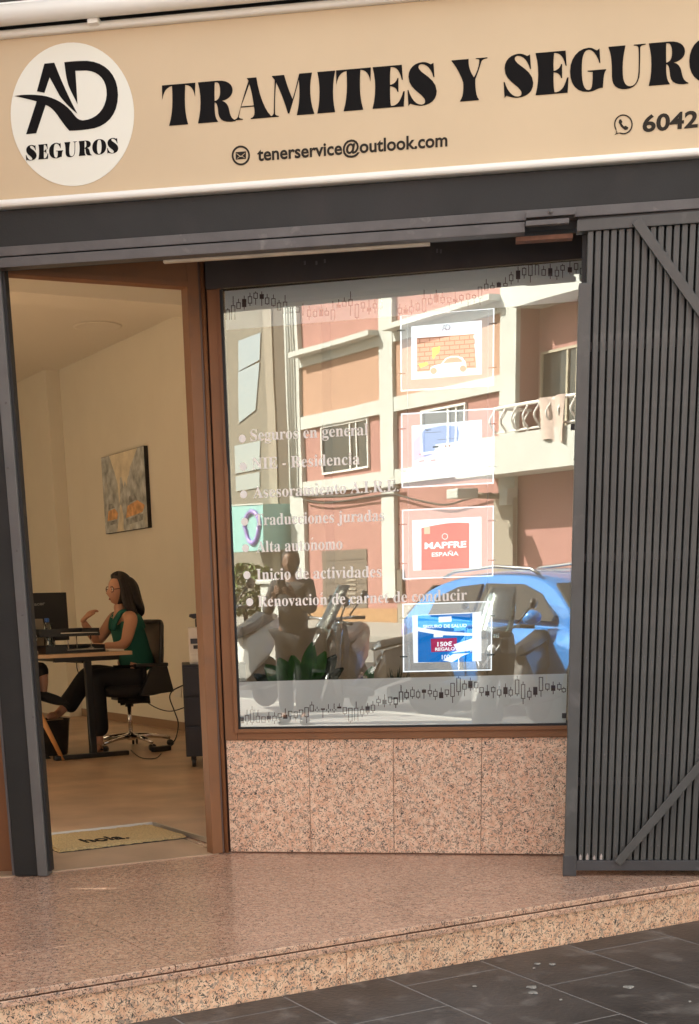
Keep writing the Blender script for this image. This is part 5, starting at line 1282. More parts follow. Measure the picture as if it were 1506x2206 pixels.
hand(mb, cn['lw'][0], FK.U, Vector((0, 0, 1)), .95, .3, 1); hand(mb, cn['rw'][0], FK.U, Vector((0, 0, 1)), .95, .3, -1)
mb.mk('body', M['skin'], cp_, smooth=True)
dn = {'a': (cn['pelvis'][0], .15), 'b': (cn['waist'][0], .135), 'c': (cn['chest'][0], .14), 'd': (cn['upper'][0], .10), 'ls': (cn['ls'][0], .07), 'le': (cn['le'][0], .058), 'rs': (cn['rs'][0], .07), 're': (cn['re'][0], .058),
 'lh': (cn['lh'][0], .12), 'lk': (cn['lk'][0], .085), 'lm': (K(91, 1466, cw), .066), 'rh': (cn['rh'][0], .12), 'rk': (cn['rk'][0], .085), 'ra': (K(55, 1570, cw+.06), .06)}
mk('black_outfit', *skin(dn, [('a', 'b'), ('b', 'c'), ('c', 'd'), ('d', 'ls'), ('ls', 'le'), ('d', 'rs'), ('rs', 're'), ('a', 'lh'), ('lh', 'lk'), ('lk', 'lm'), ('a', 'rh'), ('rh', 'rk'), ('rk', 'ra')], 'a'), M['black_cloth'], cp_, smooth=True)
mk('hair', *headv(hc2+Vector((0, 0, .006))-FK.U*.006, FK.U, (0, 0, 1), 1.0, True), M['hair'], cp_, smooth=True)
for a, b in (('lft', 'ltoe'), ('rft', 'rtoe')):
    A_, B_ = cn[a][0], cn[b][0]; d = (B_-A_).normalized()
    mk('shoe', *skin_chain([(A_-d*.06, .036), (A_, .042), (A_+d*.10, .040), (A_+d*.17, .024), (A_+d*.20, .010)]), M['black_cloth'], cp_, smooth=True)
vc = thing('visitor_chair', K(30, 1600, cw), 'black shell chair on slanted beech legs beside the charcoal post', 'chair')
lb = K(136, 1636, .02); lt_ = K(80, 1519, .0)
lb.z = ZF; cu_c = FK.uv(lt_)[0]-.19; zs = lt_.z
uvb = FK.uv(lb)[0]
for su, sw in ((1, 1), (1, -1), (-1, 1), (-1, -1)):
    bu = cu_c+su*(uvb-cu_c); bw = cw+sw*(.02-cw); tu = cu_c+su*.19; tw_ = cw+sw*(.0-cw)*.85
    tube('leg', [FK.pt(tu, zs, tw_), FK.pt(bu, ZF, bw)], [.022, .015], M['beech'], vc, 10)
R = []
for v_, ins in ((zs+.001, .06), (zs+.012, .015), (zs+.035, 0), (zs+.04, .03)): R.append([FK.pt(u, v_, w) for u, w in rrect(cu_c-.23+ins, cu_c+.25-ins, cw-.24+ins, cw+.26-ins, .09, 5)])
mk('seat', *loft(R), M['plastic'], vc, smooth=True)
R = []
for k in range(8):
    t = k/7; uu = cu_c-.22-.10*t; hw = .22-.05*t*t; z = zs+.036+.40*t
    R.append([FK.pt(uu+.03*(1-t), z, cw-hw), FK.pt(uu, z, cw), FK.pt(uu+.03*(1-t), z, cw+hw), FK.pt(uu+.03*(1-t)-.012, z, cw+hw), FK.pt(uu-.012, z, cw), FK.pt(uu+.03*(1-t)-.012, z, cw-hw)])
mk('backrest', *loft(R), M['plastic'], vc, smooth=True)
# ================================================================== THE STREET SEEN IN THE WINDOW
Cm = CAM - FC.N*(2*(CAM-FC.o).dot(FC.N))
FT = Frame((-3.8, -10.6, 0), 215.5)
_dd = (FT.o-Cm).dot(FT.N); FT.o = FT.o + FT.N*(.40*_dd); FT.o.z = 0
def T(x, y, w=0.0): return FT.rpx(x, y, w)
GZ = -.33
M['pink'] = mat('salmon_render', (.38, .19, .165), .9, noise=.05, nscale=1.5)
M['peach'] = mat('peach_render', (.43, .255, .18), .9, noise=.06, nscale=1.5)
M['whitewash'] = mat('white_render', (.52, .53, .50), .85, noise=.06, nscale=2)
M['olive'] = mat('olive_grey_render', (.20, .18, .145), .85, noise=.06, nscale=2)
M['olive_dark'] = mat('dark_brown_cladding', (.10, .08, .06), .7)
M['taupe'] = mat('taupe_render', (.30, .26, .21), .85)
M['winglass'] = mat('dark_window_glass', (.03, .035, .035), .06, spec=.8)
M['skyglass'] = mat('reflective_glazing', (.55, .62, .68), .05, metal=.9)
M['garage'] = mat('garage_door', (.15, .12, .095), .6)
M['tan'] = mat('tan_wall', (.38, .22, .11), .9, noise=.2, nscale=10)
M['railwhite'] = mat('white_railing', (.75, .73, .70), .4)
M['teal'] = mat('teal_sign', (.26, .50, .48), .5)
M['teal_side'] = mat('teal_sign_side', (.13, .40, .37), .5)
M['door_beige'] = mat('beige_door', (.42, .37, .28), .6)
M['laundry'] = mat('laundry', (.55, .43, .38), .9)
M['darkcable'] = mat('street_cable', (.05, .045, .04), .7)
pb_ = thing('pink_building', FT.pt(T(850, 1300)[0], GZ, 0), 'salmon pink apartment building with white pilasters and bands across the street', 'building')
def U(x, y=900): return T(x, y)[0]
def Z(x, y): return T(x, y)[1]
uP1a, uP1b = U(620, 950), U(648, 950); uP2a, uP2b = U(819, 950), U(847, 950); uP3a, uP3b = U(1076, 800), U(1111, 800); uE = U(1250, 800)
z1 = (Z(646, 791)+Z(820, 743))/2, (Z(646, 762)+Z(858, 697))/2
z2 = (Z(646, 928)+Z(817, 892))/2, (Z(649, 900)+Z(817, 861))/2
z3 = (Z(625, 1068)+Z(817, 1047))/2, (Z(649, 1040)+Z(817, 1014))/2
zt = z1[1]+2.6
print("facade z", z1, z2, z3, "u", uP1a, uP2a, uP3a, uE)
def fb(name, ua, ub, za, zb, w0, w1, m, p=pb_, **k): return fbox(name, FT, min(ua, ub), max(ua, ub), za, zb, w0, w1, m, p, **k)
uFar = uE-6.5
# walls: solid part and the loggia at the right
fb('wall', uP1a, uP3b+.001, GZ, zt+1.5, -6, -.12, M['pink'])
zsl0, zsl1 = (Z(1063, 1031)+Z(1234, 1011))/2, (Z(1066, 948)+Z(1237, 931))/2
zlc = Z(1100, 655)
fb('wall', uP3b-.001, uFar, GZ, zsl0-.001, -6, -.10, M['pink'])
fb('wall', uP3b-.001, uFar, zsl0, zlc, -6, -.62, M['pink'])
fb('wall', uP3b-.001, uFar, zlc+.001, zt+1.5, -6, -.10, M['pink'])
fb('loggia_slab', uP3b-.004, uFar, zlc-.10, zlc+.45, -.619, .12, M['whitewash'])
for a, b in ((uP1a, uP1b), (uP2a, uP2b), (uP3a, uP3b)):
    fb('pilaster', a, b, (GZ if a != uP2a else Z(832, 1288)), zt+1.5, -.119, .0, M['whitewash'])
for a, b in ((uP1b, uP2a), (uP2b, uP3a)):
    for z in (z1, z2, z3): fb('band', a-.003, b+.003, z[0], z[1]-(.12 if z is z1 else 0), -.119, -.015, M['whitewash'])
    fb('ledge', a-.003, b+.003, z1[1]-.115, z1[1], -.119, .30, M['whitewash'])
    fb('panel', a-.003, b+.003, z2[1]+.002, z1[0]-.002, -.119, -.085, M['peach'])
# windows of the two bays
for (xa, ya, xb, yb) in ((691, 929, 785, 1021), (905, 872, 994, 975), (1170, 745, 1260, 900)):
    if xa < 1100: ua, za = T(xa, yb); ub, zb = T(xb, ya); w = -.118
    else: ua, za = FT.rpx(xa, yb, -.62); ub, zb = FT.rpx(xb, ya, -.62); w = -.619; za = zsl1+.02
    if xa == 691: za = (Z(691, 1019)+Z(785, 1002))/2; zb = (Z(691, 923)+Z(785, 905))/2
    wn_ = fb('window', ua, ub, za, zb, w, w+.012, M['winglass'])
    fwd = .05
    um = ua+(ub-ua)*.62
    mbx = MB()
    lo, hi = min(ua, ub), max(ua, ub)
    mbx.box(FT, lo, hi, za-fwd, za, w, w+.06).box(FT, lo, hi, zb, zb+fwd, w, w+.06).box(FT, lo-fwd, lo, za-fwd, zb+fwd, w, w+.06).box(FT, hi, hi+fwd, za-fwd, zb+fwd, w, w+.06).box(FT, um-fwd*.6, um+fwd*.6, za, zb, w+.013, w+.05).box(FT, um-.32, um-.27, za, zb, w+.013, w+.04)
    mbx.mk('window_frame', M['railwhite'] if xa < 1100 else M['door_beige'], wn_)
ua, za = T(690, 1296); ub, zb = T(782, 1182)
gd = fb('garage_door', ua, ub, GZ, (Z(690, 1190)+Z(782, 1180))/2, -.119, -.10, M['garage'])
for k in range(9):
    zz = GZ+.1+k*.3
    if zz+.02 < (Z(690, 1190)+Z(782, 1180))/2: fb('rib', ua-.02, ub+.02, zz, zz+.03, -.099, -.088, M['garage'], gd)
ug = U(752, 1260); mbv = MB()
for k in range(8): mbv.box(FT, ug-.22, ug+.22, Z(752, 1300)+k*.11, Z(752, 1300)+k*.11+.05, -.0995, -.08)
mbv.mk('vent_grille', M['taupe'], gd)
fb('plinth', uP2b-.005, uP1b+.005, GZ, Z(800, 1310), -.119, -.05, M['tan'])
fb('plinth', uP3a, uP2b, GZ, Z(870, 1300), -.119, -.06, M['taupe'])
ui = U(855, 1255); fb('intercom', ui-.16, ui+.16, Z(855, 1285), Z(855, 1228), -.119, -.04, M['garage'])
fb('pilaster_foot', uP3a+.02, uP3b-.1, GZ, Z(1085, 1075), .001, .10, M['taupe'])
# balcony
bl_ = thing('balcony', FT.pt((uP3b+uE)/2, zsl0, 0), 'white balcony slab with a bellied white railing on the pink building', 'balcony')
BW = .95
zsl0b, zsl1b = FT.rpx(1150, 1022, BW)[1], FT.rpx(1150, 940, BW)[1]
fb('slab', U(1063, 990)+.1, uFar, zsl0, zsl1, -.099, BW, M['whitewash'], bl_)
zr = FT.rpx(1150, 866, BW)[1]
urs = FT.rpx(1063, 900, BW)[0]
tube('top_rail', [FT.pt(urs, zr, BW-.04), FT.pt(uFar, zr, BW-.04)], .035, M['railwhite'], bl_, 8)
tube('top_rail', [FT.pt(urs, zr, BW-.04), FT.pt(urs, zr, -.05)], .03, M['railwhite'], bl_, 8)
tube('bottom_rail', [FT.pt(urs, zsl1+.06, BW-.06), FT.pt(uFar, zsl1+.06, BW-.06)], .022, M['railwhite'], bl_, 8)
hh = zr-zsl1-.06
bal = [FT.pt(urs, zr-hh*t, BW-.04+.20*sin(pi*min(1, t*1.05))**1.5*(.4+.6*t)) for t in [k/9 for k in range(10)]]
b0 = tube('baluster', bal, .022, M['railwhite'], bl_, 6)
for k in range(1, 20): copy_obj(b0, bl_, -FT.U*(.36*k))
for k in range(3):
    o = copy_obj(b0, bl_, -FT.N*(.3*(k+1)))
# washing on the rail
ul = FT.rpx(1192, 880, BW)[0]; R = []
for k in range(9):
    t = k/8; R.append([FT.pt(ul-.38+.76*s, zr+.04-.85*t*(1 if s < .5 else .9), BW+.03+.05*sin(9*s+2*t)) for s in [i/10 for i in range(11)]])
v = [p for r in R for p in r]; k_n = len(v); v += [p-FT.N*.01 for p in v]; f = []
for i in range(8):
    for j in range(10): a = i*11+j; f.append((a, a+1, a+12, a+11)); f.append((k_n+a+11, k_n+a+12, k_n+a+1, k_n+a))
o = mk('hanging_cloth', v, f, M['laundry'], smooth=True, origin=FT.pt(ul, zr, BW)); tag(o, 'brownish cloth hung over the white balcony railing', 'laundry')
# wall lamp and boxes on the pilaster
up_ = U(1095, 1075); zl = Z(1095, 1070)
wl = thing('wall_lamp', FT.pt(up_, zl, 0), 'floodlight on a bracket on the white pilaster under the balcony', 'lamp')
tube('arm', [FT.pt(up_, zl, .0), FT.pt(up_+.15, zl+.05, .9)], .06, M['taupe'], wl, 8)
fbox('lamp_head', FT, up_-.05, up_+.35, zl-.02, zl+.18, .85, 1.4, M['whitewash'], wl, bevel=.03)
ub_ = U(1103, 1075); o = fb('junction_box', ub_-.15, ub_+.12, Z(1103, 1088), Z(1103, 1052), .0, .25, M['whitewash'], None, origin=FT.pt(ub_, zl, .1)); tag(o, 'white junction box on the pilaster beside the floodlight', 'box')
fcab = spline([FT.pt(U(x, y), Z(x, y), .03) for x, y in ((655, 1075), (700, 1082), (745, 1078), (800, 1070), (850, 1065), (900, 1078), (960, 1088), (1010, 1075), (1060, 1062))])
o = tube('facade_cable', fcab, .022, M['darkcable'], None, 6, origin=fcab[0]); tag(o, 'dark cable sagging along the pink facade below the white band', 'cable')
fcab = spline([FT.pt(U(x, y), Z(x, y), .03) for x, y in ((625, 1062), (680, 1068), (760, 1066), (830, 1052), (862, 1050))])
o = tube('facade_cable', fcab, .035, M['darkcable'], None, 6, origin=fcab[0]); tag(o, 'thick cable running along the lower white band of the pink building', 'cable')
for dx in (-.12, .02, .13):
    o = tube('drain_pipe', [FT.pt((uP1a+uP1b)/2+dx, Z(634, 1065), .06), FT.pt((uP1a+uP1b)/2+dx, zt+1.5, .06)], .035, M['whitewash'], pb_, 8)
# grey building to its left
gb = thing('grey_building', FT.pt(U(550, 1200), GZ, -.2), 'olive grey building with tall blue reflecting panes left of the pink one', 'building')
uG = U(440, 900)
fb('wall', uP1a+.003, uG+4, GZ, zt+1, -6, -.30, M['olive'], gb)
for xa, xb, m, w in ((607, 619, 'taupe', -.2), (580, 606, 'olive_dark', -.24), (562, 579, 'taupe', -.2)):
    fb('facade_strip', U(xa), U(xb), GZ, zt+1, -.299, w, M[m], gb)
for q in (((513, 735), (562, 718), (560, 775), (514, 800)), ((513, 802), (560, 780), (549, 884), (514, 912)), ((505, 960), (560, 950), (560, 1010), (507, 1020)), ((507, 1026), (560, 1016), (560, 1050), (509, 1058))):
    fquad('window', FT, [T(x, y, -.27) for x, y in q], -.299, -.27, M['skyglass'], gb)
# teal shop sign with a looped emblem
ts = thing('teal_shop_sign', FT.pt(U(540, 1140), Z(540, 1190), .5), 'teal box sign with a looped emblem on the grey building', 'sign')
wsg = .75
q = [FT.rpx(x, y, wsg) for x, y in ((488, 1090), (567, 1085), (568, 1185), (490, 1191))]
fquad('sign_box', FT, q, -.19, wsg, M['teal'], ts)
qi = [FT.rpx(x, y, wsg+.002) for x, y in ((486, 1088), (568, 1083), (568, 1086), (487, 1091))]
fquad('sign_edge', FT, qi, wsg+.001, wsg+.02, M['whitewash'], ts)
lo_ = [FT.rpx(545+17*cos(a)*(1 if sin(a) < 0 else .8), 1136+34*sin(a), wsg+.01) for a in [2*pi*k/26 for k in range(27)]]
M['loop'] = mat('emblem_violet', (.30, .22, .55), .4, noise=.4, nscale=3)
tube('emblem', [FT.pt(u, v, wsg+.02) for u, v in lo_], .07, M['loop'], ts, 6)
text_px('sign_text', FT, "AL"[::-1], (500, 1140), (528, 1138), 28, wsg+.002, M['white_vinyl'], ts, f2=FT.rpx) if False else None
# ---------------------------------------------------------------- roadside things
def place(P, heading):
    """matrix: local x forward, y left, z up"""
    f = Vector((heading.x, heading.y, 0)).normalized(); l = Vector((-f.y, f.x, 0))
    return Matrix(((f.x, l.x, 0, P.x), (f.y, l.y, 0, P.y), (0, 0, 1, P.z), (0, 0, 0, 1)))
def gzP(P): return ground_z((P-FS.o).dot(FS.N))
TU = -FT.U                                     # along the far facade, rightwards in the mirrored view
M['car_blue'] = mat('metallic_blue_paint', (.04, .24, .66), .22, metal=.25, coat=1.0)
M['car_glass'] = mat('car_glass', (.035, .03, .025), .05, spec=.7)
M['tyre'] = mat('tyre', (.02, .02, .02), .8)
M['lamp_white'] = mat('lamp_lens', (.8, .8, .8), .1)
def car(P, heading):
    mw_ = place(P, heading); X = lambda x, y, z: mw_ @ Vector((x, y, z))
    t = thing('parked_car', P, 'blue hatchback with silver roof rails parked across the street', 'car')
    ST = [(-.02, .62, .50, .86), (.06, .78, .36, .97), (.35, .86, .30, 1.02), (.9, .89, .28, 1.02), (1.7, .90, .26, 1.0), (2.5, .90, .26, .97), (3.0, .895, .26, .95), (3.45, .87, .28, .88), (3.85, .82, .30, .79), (4.1, .72, .36, .68), (4.2, .55, .42, .58)]
    R = []
    for x, w, zb, zt_ in ST:
        h = zt_-zb; half = [(.0, zb), (w*.86, zb), (w*.97, zb+.12*h), (w, zb+.40*h), (w*.985, zb+.70*h), (w*.94, zb+.94*h), (w*.80, zt_+.01), (0, zt_+.03)]
        R.append([X(x, y, z) for y, z in half]+[X(x, -y, z) for y, z in half[-2:0:-1]])
    mk('body', *loft(R), M['car_blue'], t, smooth=True)
    OUT = [(.10, .98), (.30, 1.25), (.48, 1.38), (.9, 1.47), (1.5, 1.50), (2.1, 1.475), (2.5, 1.36), (2.85, 1.15), (3.18, .94)]
    hwz = lambda z: .845-.24*max(0, (z-.97))/.5
    SM = [(p.x, p.y) for p in spline([Vector((x, z, 0)) for x, z in OUT], 4)]
    R = []
    for k in range(-8, 9):
        q = k/8; R.append([X(x, q*hwz(z)*(1 if abs(q) < .99 else .985), .94+(z-.94)*(1-.10*abs(q)**5)) for x, z in SM]+[X(3.1, q*.8, .90), X(.15, q*.8, .90)])
    cab = mk('cabin', *loft(R), M['car_blue'], t, smooth=True)
    for p in cab.data.polygons:
        if len(p.vertices) > 6: p.use_smooth = False
    for s in (1, -1):
        for xs in (.98, 1.41, 2.76):
            tube('door_seam', [X(xs, s*.893, .95), X(xs-.01, s*.903, .70), X(xs-.02, s*.893, .42)], .006, M['plastic'], t, 4)
    for s in (1, -1):
        for poly in ([(.58, 1.06), (.62, 1.26), (.95, 1.38), (1.35, 1.41), (1.38, 1.04)], [(1.44, 1.04), (1.42, 1.415), (2.05, 1.40), (2.38, 1.30), (2.72, 1.08), (2.72, 1.02)]):
            g = [X(x, s*(hwz(z)+.010), .94+(z-.94)*.92) for x, z in poly]; g2 = [X(x, s*(hwz(z)-.03), .94+(z-.94)*.92) for x, z in poly]; k = len(poly)
            mk('side_window', g+g2, [tuple(range(k)), tuple(range(2*k-1, k-1, -1))]+[(i, (i+1) % k, k+(i+1) % k, k+i) for i in range(k)], M['car_glass'], t)
        tube('roof_rail', [X(.6, s*.60, 1.44), X(.8, s*.60, 1.50), X(1.5, s*.60, 1.545), X(2.1, s*.60, 1.51), X(2.25, s*.6, 1.45)], .018, M['steel'], t, 8)
        ball('mirror', X(2.62, s*1.0, 1.06), .10, M['car_blue'], t, 7, (1, .9, .75))
        tube('sill_trim', [X(.7, s*.905, .36), X(3.0, s*.90, .34)], .04, M['plastic'], t, 8)
        fbx = MB(); 
        for xh in (1.62, 2.55): fbx.tube([X(xh-.12, s*.905, .86), X(xh+.02, s*.905, .86)], .015, 6)
        fbx.mk('door_handle', M['car_blue'], t)
        for xw in (.75, 3.38):
            c = X(xw, s*.76, .33); ax = (X(0, s, 0)-X(0, 0, 0)).normalized()
            w_ = mk('wheel', *lathe(c, ax, [(.20, -.09), (.30, -.10), (.33, -.06), (.33, .07), (.30, .115), (.22, .118)], 28), M['tyre'], t, smooth=True)
            mk('rim', *lathe(c, ax, [(.0, .09), (.05, .122), (.07, .11), (.17, .10), (.215, .125), (.218, .09)], 20), M['steel'], w_)
            mk('wheel_arch', *lathe(X(xw, s*.80, .36), ax, [(.30, .0), (.40, .01), (.41, .092), (.36, .098)], 24), M['plastic'], t)
        vv, ff = lathe(X(4.0, s*.62, .68), (X(1, s*.3, 0)-X(0, 0, 0)), [(.10, 0), (.12, .06), (.08, .12), (.0, .13)], 12); mk('headlight', vv, ff, M['lamp_white'], t, smooth=True)
        vv, ff = lathe(X(.04, s*.70, .86), (X(-1, s*.3, 0)-X(0, 0, 0)), [(.10, 0), (.10, .03), (.05, .06)], 12); mk('tail_light', vv, ff, M['loop'], t, smooth=True)
    for nm, (xa, za), (xb, zb) in (('windscreen', (3.10, 1.0), (2.53, 1.355)), ('rear_window', (.13, 1.05), (.42, 1.35))):
        sg = 1 if nm == 'windscreen' else -1
        g = []
        for off in (0.012, -.004):
            for (x, z, q) in ((xa, za, .97), (xb, zb, .94)):
                for s in (-1, 1): g.append(X(x+sg*off, s*hwz(z)*q, z+off))
        mk(nm, g, [(0, 1, 3, 2), (6, 7, 5, 4), (0, 2, 6, 4), (2, 3, 7, 6), (3, 1, 5, 7), (1, 0, 4, 5)], M['car_glass'], t)
    return t
# car placed from its roof and tail in the mirrored view
Pr = rpt(893, 1290, 17.6); Pr.z = gzP(Pr)
print("car rear", Pr[:])
CARH = (TU*1.0).normalized()
Pr = Pr + CARH*.85; Pr.z = gzP(Pr)
car(Pr, CARH)
M['moto_grey'] = mat('scooter_grey', (.075, .068, .064), .25, metal=.2, coat=1.0)
M['moto_black'] = mat('scooter_black', (.03, .028, .026), .35, coat=.3)
M['moto_white'] = mat('scooter_white', (.72, .70, .66), .3, coat=.5)
M['screen'] = glassmat('scooter_screen', (.75, .80, .84), .12)
def scooter(P, heading, col, label, screen=1.0, scale=1.0):
    mw_ = place(P, heading); X = lambda x, y, z: mw_ @ Vector((x*scale, y*scale, z*scale))
    t = thing('motor_scooter', P, label, 'scooter', 'scooters parked along the kerb')
    ax = (X(0, 1, 0)-X(0, 0, 0)).normalized(); SC = scale
    for xw, nm in ((.66, 'wheel'), (-.62, 'wheel')):
        w_ = mk('wheel', *lathe(X(xw, 0, .27), ax, [(.17*SC, -.05*SC), (.25*SC, -.06*SC), (.27*SC, -.02*SC), (.27*SC, .02*SC), (.25*SC, .06*SC), (.17*SC, .05*SC)], 24), M['tyre'], t, smooth=True)
        mk('rim', *lathe(X(xw, 0, .27), ax, [(.04*SC, -.05*SC), (.165*SC, -.03*SC), (.165*SC, .03*SC), (.04*SC, .05*SC)], 16), M['steel'], w_)
    def ringx(x, zl, zh, wl, wh):
        c = .3*(zh-zl)
        return [X(x, y, z) for y, z in ((wl*.55, zl), (wl, zl+c), (wh, zh-c), (wh*.55, zh), (-wh*.55, zh), (-wh, zh-c), (-wl, zl+c), (-wl*.55, zl))]
    def ringz(z, xf, xb, hw):
        c = (xf-xb)*.45
        return [X(x, y, z) for x, y in ((xf, hw*.25), (xf-c*.6, hw*.8), (xb+c*.4, hw), (xb, hw*.8), (xb, -hw*.8), (xb+c*.4, -hw), (xf-c*.6, -hw*.8), (xf, -hw*.25))]
    def part(nm, rings, m, par=t): return mk(nm, *loft(rings), M[m], par, bevel=.012*SC)
    part('tail_fairing', [ringx(*q) for q in ((-.99, .86, .93, .03, .05), (-.82, .70, .92, .09, .10), (-.48, .50, .85, .17, .14), (-.06, .38, .75, .20, .15), (.07, .33, .52, .18, .15))], col)
    part('floor_board', [ringx(*q) for q in ((.072, .27, .36, .17, .17), (.40, .27, .38, .16, .15))], 'moto_black')
    ls_ = part('leg_shield', [ringz(*q) for q in ((.30, .52, .41, .13), (.55, .60, .45, .20), (.82, .60, .45, .225), (1.0, .52, .41, .18), (1.07, .48, .42, .12))], col)
    part('nose_cone', [ringz(*q) for q in ((.54, .70, .606, .05), (.68, .80, .606, .10), (.84, .80, .606, .14), (.96, .70, .57, .12), (1.03, .62, .53, .08))], 'moto_black', ls_)
    part('front_fender', [ringx(*q) for q in ((.46, .44, .50, .06, .05), (.58, .53, .60, .08, .06), (.74, .54, .60, .08, .06), (.90, .44, .50, .07, .05), (.97, .34, .38, .04, .03))], col)
    part('seat', [ringx(*q) for q in ((-.86, .925, .96, .07, .05), (-.60, .87, .99, .14, .11), (-.30, .82, .90, .14, .11), (-.02, .765, .86, .11, .08), (.05, .75, .80, .07, .05))], 'moto_black')
    part('engine', [ringx(*q) for q in ((-.80, .20, .38, .08, .07), (-.45, .20, .44, .12, .11), (-.12, .22, .36, .09, .08))], 'moto_black')
    for s in (-1, 1):
        mk('chrome_trim', *loft([[X(.80, s*.02, .70), X(.70, s*.15, .90), X(.69, s*.15, .93), X(.80, s*.02, .735)], [X(.815, s*.02, .70), X(.715, s*.155, .90), X(.705, s*.155, .93), X(.815, s*.02, .735)]]), M['lamp_white'], ls_)
    for s in (-1, 1):
        tube('fork_leg', [X(.66, s*.09, .27), X(.54, s*.08, .62)], .025*SC, M['steel'], t, 8)
        vv, ff = lathe(X(.765, s*.095, .87), X(1, s*.5, .35)-X(0, 0, 0), [(.030*SC, 0), (.045*SC, .025*SC), (.03*SC, .045*SC), (0, .05*SC)], 12); mk('headlight', vv, ff, M['lamp_white'], t, smooth=True)
        tube('mirror_stem', [X(.46, s*.22, 1.10), X(.42, s*.34, 1.26)], .010*SC, M['moto_black'], t, 6)
        ball('mirror', X(.42, s*.38, 1.30), .075*SC, M['moto_black'], t, 7, (.5, 1.0, .7))
        tube('grip', [X(.42, s*.22, 1.08), X(.36, s*.37, 1.07)], .02*SC, M['moto_black'], t, 8)
    tube('handlebar', [X(.42, -.24, 1.08), X(.48, 0, 1.06), X(.42, .24, 1.08)], .016*SC, M['steel'], t, 8)
    fbm = MB(); 
    if screen:
        R = []
        for k in range(7):
            q = k/6; wd = .22*(1-.35*q*q); x = .70-.28*q; z = .98+.48*q*screen
            R.append([X(x-.10*(s*s), s*wd, z) for s in (-1, -.5, 0, .5, 1)]+[X(x-.10*(s*s)-.008, s*wd, z) for s in (1, .5, 0, -.5, -1)])
        mk('windscreen', *loft(R), M['screen'], t, smooth=True)
    fl = MB(); 
    mk('number_plate', *loft([[X(-.95, y, z) for y, z in ((-.10, .50), (.10, .50), (.10, .64), (-.10, .64))], [X(-.96, y, z) for y, z in ((-.10, .50), (.10, .50), (.10, .64), (-.10, .64))]]), M['white_vinyl'], t)
    tube('exhaust', [X(-.1, -.16, .28), X(-.5, -.2, .30), X(-.85, -.22, .38)], [.03*SC, .06*SC, .055*SC], M['moto_black'], t, 10)
    return t
def onroad(x, y, D): P = rpt(x, y, D); P.z = gzP(P); return P
tow = -FC.N*0+FS.N*-1                           # towards the shop
scooter(onroad(1112, 1340, 13.8), Vector((-.12, .75, 0)), 'moto_grey', 'grey brown scooter with tall screen, nearest to the blue car', 1.0, .92)
scooter(onroad(812, 1360, 14.8), Vector((-.8, .55, 0)), 'moto_grey', 'grey scooter with a raked windscreen, second in the row by the kerb', 1.0, .95)
scooter(onroad(738, 1380, 15.6), Vector((.1, .9, 0)), 'moto_black', 'black scooter without screen between the two grey ones and the white one', 0, .98)
scooter(onroad(512, 1380, 14.6), Vector((.0, .9, 0)), 'moto_white', 'white scooter at the far left end of the row', .6, 1.0)
# electric cabinet
Pc = onroad(590, 1400, 21); Fc = Frame((Pc.x, Pc.y, 0), 215.5)
ec_ = thing('electric_cabinet', Vector((Pc.x, Pc.y, Pc.z)), 'off-white street electric cabinet with a vent grille on the far pavement', 'cabinet')
fbox('cabinet_box', Fc, -.35, .35, Pc.z, .95, -.4, 0, M['whitewash'], ec_, bevel=.02); fbox('cabinet_roof', Fc, -.4, .4, .951, 1.02, -.45, .05, M['whitewash'], ec_, bevel=.02)
mbv = MB()
for k in range(6): mbv.box(Fc, -.28, -.02, Pc.z+.35+k*.06, Pc.z+.38+k*.06, .001, .012)
mbv.mk('vent_grille', M['garage'], ec_)
